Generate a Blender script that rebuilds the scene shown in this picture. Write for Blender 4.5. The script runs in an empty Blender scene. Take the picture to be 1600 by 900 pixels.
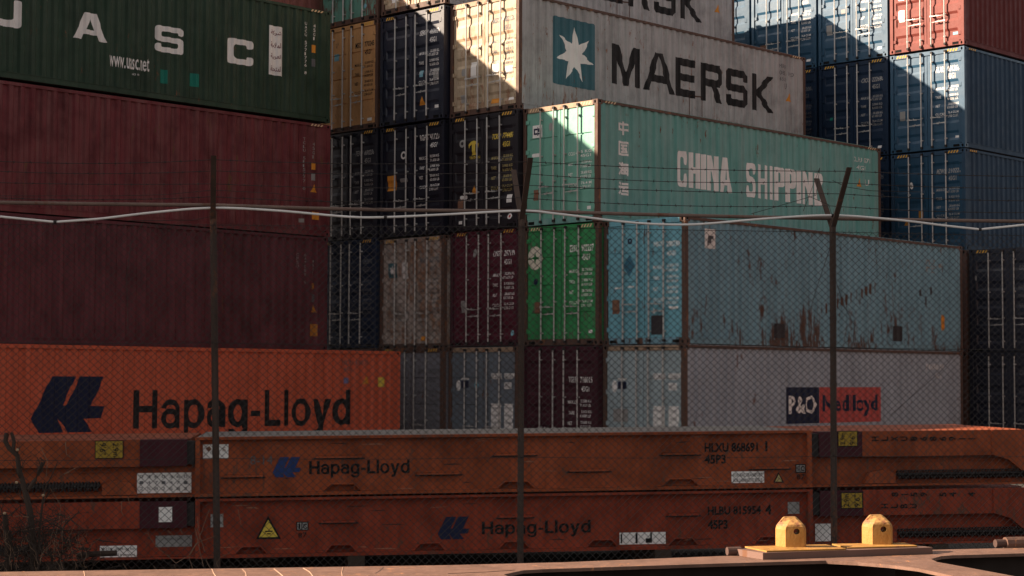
import bpy, bmesh, math, random
from mathutils import Vector, Matrix
from mathutils.geometry import tessellate_polygon

rng = random.Random(7)
scene = bpy.context.scene
COL = scene.collection
R = math.radians

# ------------------------------------------------------------------ camera
CAM_H, FPX, PITCH, ROLL = 2.123, 2745.1, 3.006, 0.215
cam = bpy.data.cameras.new('camera')
cam.sensor_width = 36.0
cam.lens = 36.0 * FPX / 1600.0
cam.clip_start, cam.clip_end = 0.1, 2000.0
cam_ob = bpy.data.objects.new('camera', cam)
COL.objects.link(cam_ob)
cam_ob.matrix_world = (Matrix.Translation((0, 0, CAM_H)) @ Matrix.Rotation(R(90 + PITCH), 4, 'X')
                       @ Matrix.Rotation(R(ROLL), 4, 'Z'))
scene.camera = cam_ob

# ------------------------------------------------------------------ sky, sun, exposure
SUN_DIR = Vector((-1.372, 0.023, 0.70)).normalized()      # towards the sun
SUN_EL = math.asin(SUN_DIR.z)
world = bpy.data.worlds.new('World')
scene.world = world
world.use_nodes = True
wn, wl = world.node_tree.nodes, world.node_tree.links
bg = wn['Background']
sky = wn.new('ShaderNodeTexSky')
sky.sky_type = 'NISHITA'
sky.sun_disc = False
sky.sun_elevation = SUN_EL
sky.sun_rotation = R(271)
sky.air_density, sky.dust_density, sky.ozone_density = 1.0, 2.0, 0.6
hs = wn.new('ShaderNodeHueSaturation')
hs.inputs['Saturation'].default_value = 0.22
wl.new(sky.outputs[0], hs.inputs['Color'])
warm = wn.new('ShaderNodeMix')          # thin warm haze over the sky
warm.data_type, warm.blend_type = 'RGBA', 'MULTIPLY'
warm.inputs['Factor'].default_value = 1.0
wl.new(hs.outputs[0], warm.inputs[6])
warm.inputs[7].default_value = (1.0, 0.93, 0.88, 1)
wl.new(warm.outputs[2], bg.inputs['Color'])
bg.inputs['Strength'].default_value = 0.05
sun = bpy.data.lights.new('sun', 'SUN')
sun.energy = 5.0
sun.angle = R(0.5)
sun.color = (1.0, 0.80, 0.60)
sun_ob = bpy.data.objects.new('sun', sun)
COL.objects.link(sun_ob)
sun_ob.rotation_euler = SUN_DIR.to_track_quat('Z', 'Y').to_euler()
sun_ob.location = (-30, 0, 30)
vs = scene.view_settings
vs.view_transform = 'Standard'
vs.look = 'None'
vs.exposure = 1.52
vs.gamma = 1.0
vs.use_curve_mapping = False
scene.cycles.max_bounces = 6
scene.cycles.use_denoising = True
scene.cycles.pixel_filter_width = 1.0

# ------------------------------------------------------------------ materials
MATS = {}


def mat(name, base, rough=0.6, metal=0.0, streak=0.25, spots=0.0, spot_col=(0.10, 0.045, 0.025), rust_low=0.0,
        bump=0.15, seed=0.0, emi=None, spec=0.22, blotch=0.2, fade=None, scale=1.0):
    """weathered painted steel: vertical streaks, blotches, rust spots that get denser near the foot"""
    key = name
    if key in MATS:
        return MATS[key]
    m = bpy.data.materials.new(name)
    m.use_nodes = True
    nt = m.node_tree
    N, L = nt.nodes, nt.links
    p = N['Principled BSDF']
    p.inputs['Roughness'].default_value = rough
    p.inputs['Metallic'].default_value = metal
    p.inputs['Specular IOR Level'].default_value = spec
    tc = N.new('ShaderNodeTexCoord')
    off = N.new('ShaderNodeVectorMath')
    off.operation = 'ADD'
    off.inputs[1].default_value = (seed * 3.7, seed * 1.3, seed * 0.9)
    L.new(tc.outputs['Object'], off.inputs[0])

    def noise(scale3, detail=4, rough_=0.6, sc=1.0):
        mp = N.new('ShaderNodeMapping')
        mp.inputs['Scale'].default_value = [c * scale for c in scale3]
        L.new(off.outputs[0], mp.inputs['Vector'])
        n = N.new('ShaderNodeTexNoise')
        n.inputs['Scale'].default_value = sc
        n.inputs['Detail'].default_value = detail
        n.inputs['Roughness'].default_value = rough_
        L.new(mp.outputs[0], n.inputs['Vector'])
        return n.outputs['Fac']

    def rng_(v, a, b, c, d):
        r = N.new('ShaderNodeMapRange')
        r.inputs['From Min'].default_value = a
        r.inputs['From Max'].default_value = b
        r.inputs['To Min'].default_value = c
        r.inputs['To Max'].default_value = d
        L.new(v, r.inputs['Value'])
        return r.outputs[0]

    def mix(fac, a, b, mode='MIX'):
        x = N.new('ShaderNodeMix')
        x.data_type = 'RGBA'
        x.blend_type = mode
        if isinstance(fac, (int, float)):
            x.inputs['Factor'].default_value = fac
        else:
            L.new(fac, x.inputs['Factor'])
        for i, v in ((6, a), (7, b)):
            if isinstance(v, tuple):
                x.inputs[i].default_value = (*v, 1)
            else:
                L.new(v, x.inputs[i])
        return x.outputs[2]

    col = tuple(base)
    light = tuple(min(1, c * 1.3 + 0.008) for c in base)
    dark = tuple(c * 0.5 for c in base)
    st = rng_(noise((6, 6, 0.35), 5, 0.65), 0.40, 0.72, 0.0, streak * 1.6)
    c1 = mix(st, col, fade if fade else light)
    c2 = mix(rng_(noise((1.3, 1.3, 1.1), 6, 0.7), 0.45, 0.72, 0.0, blotch * 1.8), c1, dark)
    c3 = mix(rng_(noise((14, 14, 0.8), 3, 0.6), 0.55, 0.75, 0, streak * 0.9), c2, dark)
    out = c3
    if spots > 0 or rust_low > 0:
        n1 = noise((6.0, 6.0, 2.0), 8, 0.74)
        big = rng_(noise((0.9, 0.9, 0.7), 3, 0.6), 0.36, 0.64, -0.07, 0.07)
        sm = N.new('ShaderNodeMath')
        L.new(n1, sm.inputs[0])
        L.new(big, sm.inputs[1])
        f = rng_(sm.outputs[0], 0.67 - 0.15 * spots, 0.71 - 0.11 * spots, 0, 1)
        if rust_low > 0:
            sep = N.new('ShaderNodeSeparateXYZ')
            L.new(tc.outputs['Object'], sep.inputs[0])
            g0 = rng_(sep.outputs['Z'], 0.1, 1.6, 0.17 * rust_low, 0.0)
            lf = rng_(noise((0.75, 0.75, 0.45), 3, 0.6), 0.38, 0.62, 0.15, 1.35)
            gm = N.new('ShaderNodeMath')
            gm.operation = 'MULTIPLY'
            L.new(g0, gm.inputs[0])
            L.new(lf, gm.inputs[1])
            g = gm.outputs[0]
            n2 = noise((11.0, 11.0, 1.5), 8, 0.75)
            add = N.new('ShaderNodeMath')
            L.new(n2, add.inputs[0])
            L.new(g, add.inputs[1])
            f2 = rng_(add.outputs[0], 0.66, 0.71, 0, 1)
            mx = N.new('ShaderNodeMath')
            mx.operation = 'MAXIMUM'
            L.new(f, mx.inputs[0])
            L.new(f2, mx.inputs[1])
            f = mx.outputs[0]
        rc = mix(noise((9, 9, 5), 3), spot_col, tuple(min(1, c * 2.2) for c in spot_col))
        out = mix(f, out, rc)
    L.new(out, p.inputs['Base Color'])
    if bump > 0:
        b = N.new('ShaderNodeBump')
        b.inputs['Strength'].default_value = bump
        b.inputs['Distance'].default_value = 0.04
        L.new(noise((2.2, 2.2, 1.6), 6, 0.55), b.inputs['Height'])
        L.new(b.outputs[0], p.inputs['Normal'])
    L.new(rng_(noise((4, 4, 4), 4), 0.3, 0.7, max(0, rough - 0.12), min(1, rough + 0.15)), p.inputs['Roughness'])
    MATS[key] = m
    return m


M_RUBBER = mat('rubber', (0.012, 0.012, 0.012), 0.8, streak=0.1, bump=0)
M_GALV = mat('galvanised steel', (0.55, 0.54, 0.52), 0.45, 0.25, streak=0.35, spots=0.25, bump=0)
M_DARKMETAL = mat('dark steel', (0.035, 0.03, 0.03), 0.6, streak=0.3, bump=0)
M_HOLE = mat('casting hole', (0.006, 0.006, 0.006), 0.9, streak=0, bump=0)
M_HAZ = mat('hazard yellow', (0.75, 0.42, 0.06), 0.6, streak=0.3, bump=0)
M_HAZPALE = mat('hazard pale', (0.75, 0.55, 0.33), 0.6, streak=0.4, bump=0)
M_WHITE = mat('white decal', (0.90, 0.87, 0.84), 0.6, streak=0.15, bump=0)
M_BLACKINK = mat('black lettering', (0.012, 0.012, 0.013), 0.6, streak=0.25, bump=0, fade=(0.06, 0.05, 0.05))
M_BLACK = mat('rack lettering', (0.008, 0.008, 0.008), 0.6, streak=0.1, bump=0)
M_NAVYINK = mat('navy lettering', (0.012, 0.018, 0.055), 0.6, streak=0.2, bump=0)
M_YEL = mat('yellow lettering', (0.75, 0.55, 0.08), 0.6, streak=0.2, bump=0)
M_AMBER = mat('amber sticker', (0.75, 0.30, 0.04), 0.6, streak=0.3, bump=0)
M_TEAL = mat('teal patch', (0.01, 0.20, 0.15), 0.6, streak=0.2, bump=0)
M_STARBLUE = mat('faded blue square', (0.055, 0.150, 0.185), 0.6, streak=0.4, bump=0, spots=0.1)
M_REDINK = mat('red panel', (0.55, 0.10, 0.09), 0.6, streak=0.3, bump=0)
M_MAROONINK = mat('maroon lettering', (0.15, 0.01, 0.03), 0.6, streak=0.1, bump=0)
M_GREY = mat('grey placard', (0.32, 0.31, 0.30), 0.5, streak=0.3, bump=0)
M_RUSTPLATE = mat('brown data plate', (0.22, 0.11, 0.07), 0.6, streak=0.4, bump=0)
M_DKTEAL = mat('dark patch', (0.02, 0.05, 0.07), 0.7, streak=0.3, bump=0)
M_LTBLUE = mat('pale blue sticker', (0.25, 0.52, 0.62), 0.6, streak=0.2, bump=0)
M_GREENINK = mat('green emblem', (0.02, 0.22, 0.06), 0.6, streak=0.2, bump=0)
M_GREYINK = mat('faded grey lettering', (0.13, 0.13, 0.14), 0.6, streak=0.4, bump=0)
M_GOLDINK = mat('faded yellow lettering', (0.42, 0.34, 0.14), 0.6, streak=0.4, bump=0)


# ------------------------------------------------------------------ mesh building
class MB:
    def __init__(self):
        self.v, self.f, self.m = [], [], []

    def add(self, vs, fs, mi=0):
        o = len(self.v)
        self.v += [tuple(a) for a in vs]
        self.f += [tuple(i + o for i in f) for f in fs]
        self.m += [mi] * len(fs)
        return self

    def box(self, a, b, mi=0):
        x0, y0, z0 = a
        x1, y1, z1 = b
        vs = [(x0, y0, z0), (x1, y0, z0), (x1, y1, z0), (x0, y1, z0), (x0, y0, z1), (x1, y0, z1), (x1, y1, z1), (x0, y1, z1)]
        return self.add(vs, [(0, 3, 2, 1), (4, 5, 6, 7), (0, 1, 5, 4), (1, 2, 6, 5), (2, 3, 7, 6), (3, 0, 4, 7)], mi)

    def tube(self, pts, r, n=6, mi=0, r2=None, cap=True):
        pts = [Vector(p) for p in pts]
        rings = []
        k = len(pts)
        for i, p in enumerate(pts):
            d = (pts[min(i + 1, k - 1)] - pts[max(i - 1, 0)]).normalized()
            a = Vector((0, 0, 1)) if abs(d.z) < 0.9 else Vector((1, 0, 0))
            s = d.cross(a).normalized()
            t = s.cross(d).normalized()
            rr = r if r2 is None else r + (r2 - r) * i / max(1, k - 1)
            rings.append([p + (s * math.cos(2 * math.pi * j / n) + t * math.sin(2 * math.pi * j / n)) * rr for j in range(n)])
        vs = [q for ring in rings for q in ring]
        fs = []
        for i in range(k - 1):
            for j in range(n):
                fs.append((i * n + j, i * n + (j + 1) % n, (i + 1) * n + (j + 1) % n, (i + 1) * n + j))
        if cap:
            fs.append(tuple(range(n - 1, -1, -1)))
            fs.append(tuple((k - 1) * n + j for j in range(n)))
        return self.add(vs, fs, mi)

    def prism(self, poly, axis, a, b, mi=0):
        """extrude a 2D polygon (ccw) along 'x', 'y' or 'z' from a to b"""
        def P(p, t):
            return {'x': (t, p[0], p[1]), 'y': (p[0], t, p[1]), 'z': (p[0], p[1], t)}[axis]
        n = len(poly)
        vs = [P(p, a) for p in poly] + [P(p, b) for p in poly]
        fs = [tuple(range(n)), tuple(range(2 * n - 1, n - 1, -1))]
        for i in range(n):
            j = (i + 1) % n
            fs.append((i, i + n, j + n, j))
        return self.add(vs, fs, mi)

    def mesh(self, name):
        me = bpy.data.meshes.new(name)
        me.from_pydata(self.v, [], self.f)
        me.polygons.foreach_set('material_index', self.m)
        bm = bmesh.new()
        bm.from_mesh(me)
        bmesh.ops.recalc_face_normals(bm, faces=bm.faces)
        bm.to_mesh(me)
        bm.free()
        return me


def link(name, data, parent=None, mats=(), loc=None):
    o = bpy.data.objects.new(name, data)
    COL.objects.link(o)
    if parent is not None:
        o.parent = parent
    if loc is not None:
        o.location = loc
    for m in mats:
        data.materials.append(m)
    return o


def build(name, mb, m, parent=None, smooth=False):
    me = mb.mesh(name)
    mats = m if isinstance(m, (list, tuple)) else [m]
    o = link(name, me, parent, mats)
    if smooth:
        me.polygons.foreach_set('use_smooth', [True] * len(me.polygons))
    return o


def reuse(name, me, m, parent, loc=(0, 0, 0)):
    """another object on shared mesh data, material on the object"""
    o = bpy.data.objects.new(name, me)
    COL.objects.link(o)
    o.parent = parent
    o.location = loc
    if not isinstance(m, (list, tuple)):
        m = [m]
    while len(me.materials) < len(m):
        me.materials.append(None)
    for i, mm in enumerate(m):
        o.material_slots[i].link = 'OBJECT'
        o.material_slots[i].material = mm
    return o


def thing(name, label, cat, loc=(0, 0, 0), rz=0.0, group=None):
    o = bpy.data.objects.new(name, None)
    COL.objects.link(o)
    o.location = loc
    o.rotation_euler = (0, 0, rz)
    o.empty_display_size = 0.2
    o['label'] = label
    o['category'] = cat
    if group:
        o['group'] = group
    return o


# ------------------------------------------------------------------ flat lettering that follows a surface
def tri2d(poly, holes=()):
    loops = [[Vector((x, y, 0)) for x, y in poly]] + [[Vector((x, y, 0)) for x, y in h] for h in holes]
    t = tessellate_polygon(loops)
    pts = [(p.x, p.y) for lo in loops for p in lo]
    return pts, [tuple(f) for f in t]


TXT = {}


def txt(body, x0, z0, x1, z1, bold=0.0, rot=0):
    """lettering fitted to a rectangle; rot=-90 reads downwards, +90 upwards"""
    key = (body, bold)
    if key not in TXT:
        c = bpy.data.curves.new('t', 'FONT')
        c.body = body
        c.resolution_u = 2
        c.offset = bold
        o = bpy.data.objects.new('t', c)
        COL.objects.link(o)
        bpy.context.view_layer.update()
        me = bpy.data.meshes.new_from_object(o.evaluated_get(bpy.context.evaluated_depsgraph_get()))
        pts = [(v.co.x, v.co.y) for v in me.vertices]
        fs = [tuple(p.vertices) for p in me.polygons]
        bpy.data.objects.remove(o)
        bpy.data.curves.remove(c)
        bpy.data.meshes.remove(me)
        TXT[key] = (pts, fs)
    pts, fs = TXT[key]
    if not pts:
        return [], []
    if rot == -90:
        pts = [(y, -x) for x, y in pts]
    elif rot == 90:
        pts = [(-y, x) for x, y in pts]
    elif rot == 180:
        pts = [(-x, -y) for x, y in pts]
    a0, a1 = min(p[0] for p in pts), max(p[0] for p in pts)
    b0, b1 = min(p[1] for p in pts), max(p[1] for p in pts)
    sx, sz = (x1 - x0) / max(1e-6, a1 - a0), (z1 - z0) / max(1e-6, b1 - b0)
    return [(x0 + (p[0] - a0) * sx, z0 + (p[1] - b0) * sz) for p in pts], fs


def rect(x0, z0, x1, z1):
    return [(x0, z0), (x1, z0), (x1, z1), (x0, z1)], [(0, 1, 2, 3)]


def disc(cx, cz, rx, rz=None, n=20):
    rz = rz or rx
    return [(cx + rx * math.cos(2 * math.pi * i / n), cz + rz * math.sin(2 * math.pi * i / n)) for i in range(n)], [tuple(range(n))]


def ring(cx, cz, r0, r1, n=20):
    p = [(cx + r1 * math.cos(2 * math.pi * i / n), cz + r1 * math.sin(2 * math.pi * i / n)) for i in range(n)]
    p += [(cx + r0 * math.cos(2 * math.pi * i / n), cz + r0 * math.sin(2 * math.pi * i / n)) for i in range(n)]
    return p, [(i, (i + 1) % n, n + (i + 1) % n, n + i) for i in range(n)]


def place(geo, x, z, sx, sz=None):
    sz = sz or sx
    return [(x + a * sx, z + b * sz) for a, b in geo[0]], geo[1]


def roundp(poly, r, n=4):
    """round the convex corners of a polygon"""
    out = []
    k = len(poly)
    for i in range(k):
        p0, p, p1 = Vector(poly[i - 1]), Vector(poly[i]), Vector(poly[(i + 1) % k])
        a, b = p0 - p, p1 - p
        rr = min(r, a.length * 0.45, b.length * 0.45)
        if a.normalized().dot(b.normalized()) < -0.9:
            out.append(tuple(p))
            continue
        q0, q1 = p + a.normalized() * rr, p + b.normalized() * rr
        for j in range(n + 1):
            t = j / n
            out.append(tuple(q0 * (1 - t) ** 2 + p * 2 * t * (1 - t) + q1 * t * t))
    return out


BLK = {
    'M': tri2d([(0, 0), (0, 1), (.27, 1), (.56, .35), (.85, 1), (1.12, 1), (1.12, 0), (.9, 0), (.9, .6), (.64, 0), (.48, 0), (.22, .6), (.22, 0)]),
    'A': tri2d([(0, 0), (.46, 1), (.83, 1), (1.29, 0), (1.05, 0), (.95, .24), (.34, .24), (.24, 0)], [[(.43, .43), (.86, .43), (.645, .92)]]),
    'E': tri2d([(0, 0), (0, 1), (.89, 1), (.89, .8), (.22, .8), (.22, .6), (.82, .6), (.82, .41), (.22, .41), (.22, .2), (.89, .2), (.89, 0)]),
    'R': tri2d([(0, 0), (0, 1), (.86, 1), (1, .88), (1, .53), (.86, .41), (.74, .41), (1.0, 0), (.74, 0), (.48, .40), (.22, .40), (.22, 0)],
               [[(.221, .6), (.221, .8), (.74, .8), (.78, .76), (.78, .64), (.74, .6)]]),
    'S': tri2d([(.12, 0), (0, .12), (0, .3), (.22, .3), (.22, .2), (.78, .2), (.78, .4), (.12, .4), (0, .52), (0, .88), (.12, 1), (.88, 1),
                (1, .88), (1, .7), (.78, .7), (.78, .8), (.22, .8), (.22, .6), (.88, .6), (1, .48), (1, .12), (.88, 0)]),
    'K': tri2d([(0, 0), (0, 1), (.22, 1), (.22, .58), (.7, 1), (1, 1), (.42, .5), (1, 0), (.7, 0), (.22, .42), (.22, 0)]),
}
W_ = .2
EXT = {
    'U': tri2d(roundp([(0, 1), (0, 0), (1, 0), (1, 1), (.78, 1), (.78, .25), (.22, .25), (.22, 1)], .14)),
    'A': tri2d([(0, 0), (.33, 1), (.67, 1), (1, 0), (.75, 0), (.69, .2), (.31, .2), (.25, 0)], [[(.37, .38), (.63, .38), (.5, .78)]]),
    'S': tri2d(roundp([(0, 0), (0, .32), (.22, .32), (.22, .2), (.78, .2), (.78, .4), (0, .4), (0, 1), (1, 1), (1, .7), (.78, .7), (.78, .8),
                       (.22, .8), (.22, .6), (1, .6), (1, 0)], .13)),
    'C': tri2d(roundp([(0, 0), (0, 1), (1, 1), (1, .66), (.77, .66), (.77, .78), (.23, .78), (.23, .22), (.77, .22), (.77, .34), (1, .34), (1, 0)], .16)),
}
HL_LOGO = [(.27, 1), (.60, 1), (.42, .48), (.48, .48), (.66, 1), (1.0, 1), (.82, .47), (1.02, .46), (.97, .25), (.71, .24), (.85, 0), (.51, 0),
           (.36, .25), (.43, 0), (.10, 0), (0, .25)]
HL = tri2d(HL_LOGO)


def arc(cx, cy, rx, ry, w, a0, a1, n=16):
    p = []
    for i in range(n + 1):
        a = R(a0 + (a1 - a0) * i / n)
        p.append((cx + rx * math.cos(a), cy + ry * math.sin(a)))
    for i in range(n + 1):
        a = R(a0 + (a1 - a0) * i / n)
        p.append((cx + (rx - w) * math.cos(a), cy + (ry - w * .88) * math.sin(a)))
    return p, [(i, i + 1, n + 2 + i, n + 1 + i) for i in range(n)]


GRO = {   # plain heavy grotesque letters: (advance, pieces)
    'H': (.78, [rect(0, 0, .19, 1), rect(.57, 0, .76, 1), rect(.19, .42, .57, .59)]),
    'a': (.63, [arc(.29, .25, .29, .265, .16, 0, 360, 24), rect(.44, 0, .60, .52), arc(.30, .49, .30, .265, .16, -2, 172)]),
    'p': (.66, [arc(.33, .37, .33, .39, .17, 0, 360, 24), rect(0, -.28, .17, .74)]),
    'g': (.66, [arc(.32, .37, .32, .39, .17, 0, 360, 24), rect(.47, -.04, .64, .74), arc(.33, -.05, .31, .24, .15, 182, 362)]),
    '-': (.40, [rect(.04, .28, .36, .43)]),
    'L': (.60, [rect(0, 0, .19, 1), rect(.19, 0, .58, .17)]),
    'l': (.19, [rect(0, 0, .18, 1)]),
    'o': (.68, [arc(.34, .37, .34, .39, .17, 0, 360, 24)]),
    'y': (.66, [tri2d([(0, .74), (.20, .74), (.34, .27), (.47, .74), (.66, .74), (.42, .02), (.34, -.19), (.22, -.28), (.06, -.28), (.06, -.13), (.17, -.13), (.23, -.05)])]),
    'd': (.66, [arc(.33, .37, .33, .39, .17, 0, 360, 24), rect(.48, 0, .65, 1)]),
}
CND = {   # heavy condensed capitals on a unit square, with relative width
    'C': (.5, tri2d(roundp([(0, 0), (0, 1), (1, 1), (1, .62), (.60, .62), (.60, .84), (.38, .84), (.38, .16), (.60, .16), (.60, .38), (1, .38), (1, 0)], .2))),
    'H': (.5, tri2d([(0, 0), (0, 1), (.36, 1), (.36, .6), (.64, .6), (.64, 1), (1, 1), (1, 0), (.64, 0), (.64, .42), (.36, .42), (.36, 0)])),
    'I': (.19, rect(0, 0, 1, 1)),
    'N': (.52, tri2d([(0, 0), (0, 1), (.34, 1), (.68, .42), (.68, 1), (1, 1), (1, 0), (.68, 0), (.32, .58), (.32, 0)])),
    'A': (.58, tri2d([(0, 0), (.3, 1), (.7, 1), (1, 0), (.66, 0), (.61, .2), (.39, .2), (.34, 0)], [[(.43, .36), (.57, .36), (.5, .72)]])),
    'S': (.5, tri2d(roundp([(0, 0), (0, .34), (.37, .34), (.37, .16), (.63, .16), (.63, .41), (0, .48), (0, 1), (1, 1), (1, .68), (.63, .68), (.63, .84),
                            (.37, .84), (.37, .62), (1, .54), (1, 0)], .17))),
    'P': (.48, tri2d(roundp([(0, 0), (0, 1), (1, 1), (1, .42), (.36, .42), (.36, 0)], .2)[0:0] or
                     [(0, 0), (0, 1), (.8, 1), (.95, .94), (1, .84), (1, .58), (.95, .47), (.8, .42), (.36, .42), (.36, 0)], [[(.361, .57), (.361, .85), (.60, .85), (.64, .8), (.64, .62), (.60, .57)]])),
    'G': (.5, tri2d(roundp([(0, 0), (0, 1), (1, 1), (1, .64), (.62, .64), (.62, .84), (.38, .84), (.38, .16), (.62, .16), (.62, .36), (.52, .36), (.52, .52), (1, .52), (1, 0)], .2))),
}


def grotesque(word, x0, z0, x1, z1, gap=.075):
    """z0 is the baseline, z1 the cap height"""
    tot = sum(GRO[c][0] for c in word) + gap * (len(word) - 1)
    sx, sz = (x1 - x0) / tot, (z1 - z0)
    x, out = 0.0, []
    for c in word:
        for k, g in enumerate(GRO[c][1]):
            out.append(([(x0 + (x + a) * sx, z0 + b * sz) for a, b in g[0]], g[1], 0.0012 * k))
        x += GRO[c][0] + gap
    return out


def condensed(word, x0, z0, x1, z1, gap=.075):
    tot = sum(CND[c][0] for c in word) + gap * (len(word) - 1)
    sx = (x1 - x0) / tot
    x, out = 0.0, []
    for c in word:
        w, g = CND[c]
        out.append(([(x0 + (x + a * w) * sx, z0 + b * (z1 - z0)) for a, b in g[0]], g[1]))
        x += w + gap
    return out


SPLIT = {'height_sign_print', 'dark_patch', 'sticker', 'notice', 'paint_patch', 'placard', 'data_plate', 'repair_patch', 'rust_scrape', 'data_panel', 'identification_panel',
         'white_scuff', 'scratch_mark', 'capitals', 'weight_line', 'identification_number', 'weight_table', 'side_number', 'hazard_stripe'}


def decal(name, geos, m, parent, mapping, breaks=None, axis=0):
    if name in SPLIT and len(geos) > 1:
        return [decal(name, [g], m, parent, mapping, breaks, axis) for g in geos if g[0]]
    return decal_one(name, [g for g in geos if g[0]], m, parent, mapping, breaks, axis)


def decal_one(name, geos, m, parent, mapping, breaks=None, axis=0):
    """geos: list of (pts2d, faces); cut at 'breaks' along axis then mapped onto the surface"""
    bm = bmesh.new()
    for ge in geos:
        pts, fs = ge[0], ge[1]
        dz = ge[2] if len(ge) > 2 else 0.0
        vs = [bm.verts.new((a, b, dz)) for a, b in pts]
        for f in fs:
            try:
                bm.faces.new([vs[i] for i in f])
            except ValueError:
                pass
    if breaks and bm.verts:
        lo, hi = min(v.co[axis] for v in bm.verts), max(v.co[axis] for v in bm.verts)
        no = (1, 0, 0) if axis == 0 else (0, 1, 0)
        for b in breaks:
            if lo < b < hi:
                co = (b, 0, 0) if axis == 0 else (0, b, 0)
                bmesh.ops.bisect_plane(bm, geom=bm.verts[:] + bm.edges[:] + bm.faces[:], plane_co=co, plane_no=no, dist=1e-5)
    nrm = Vector((-1, 0, 0)) if axis == 1 else Vector((0, -1, 0))
    for v in bm.verts:
        v.co = Vector(mapping(v.co.x, v.co.y)) + nrm * v.co.z
    me = bpy.data.meshes.new(name)
    bm.to_mesh(me)
    bm.free()
    return link(name, me, parent, [m])


# ------------------------------------------------------------------ shipping containers
LEN, WID, HGT, TIER = 12.192, 2.438, 2.896, 2.908
ANG = R(90 - 44.207)
UX = Vector((math.sin(R(44.207)), math.cos(R(44.207)), 0))
VX = Vector((-math.cos(R(44.207)), math.sin(R(44.207)), 0))
P0 = Vector((3.882, 39.517, 0))
PITCHC, FL, SL = 0.278, 0.087, 0.052
X_A, X_B = 0.20, LEN - 0.20


def side_breaks():
    b = []
    x = X_A
    while x + PITCHC <= X_B + 1e-6:
        b += [x, x + FL, x + FL + SL, x + 2 * FL + SL]
        x += PITCHC
    return b + [x]


SB = side_breaks()


def side_depth(x):
    if x <= X_A or x >= SB[-1]:
        return 0.012
    t = (x - X_A) % PITCHC
    if t < FL:
        return 0.012
    if t < FL + SL:
        return 0.012 + 0.040 * (t - FL) / SL
    if t < 2 * FL + SL:
        return 0.052
    return 0.052 - 0.040 * (t - 2 * FL - SL) / SL


def door_bands(style, H):
    if style == 'corr':
        return [(H * c - 0.14, H * c + 0.14, 0.030, 0.075) for c in (0.13, 0.30, 0.47, 0.64, 0.83)]
    return [(H * c - 0.022, H * c + 0.022, 0.022, 0.008) for c in (0.27, 0.50, 0.73)]


DX = 0.035


def door_depth(z, style, H):
    for a, b, d, s in door_bands(style, H):
        if a <= z <= b:
            return DX + d * min(1.0, (z - a) / s, (b - z) / s)
    return DX


def door_breaks(style, H):
    o = []
    for a, b, d, s in door_bands(style, H):
        o += [a, a + s, b - s, b]
    return o


CACHE = {}


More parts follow.
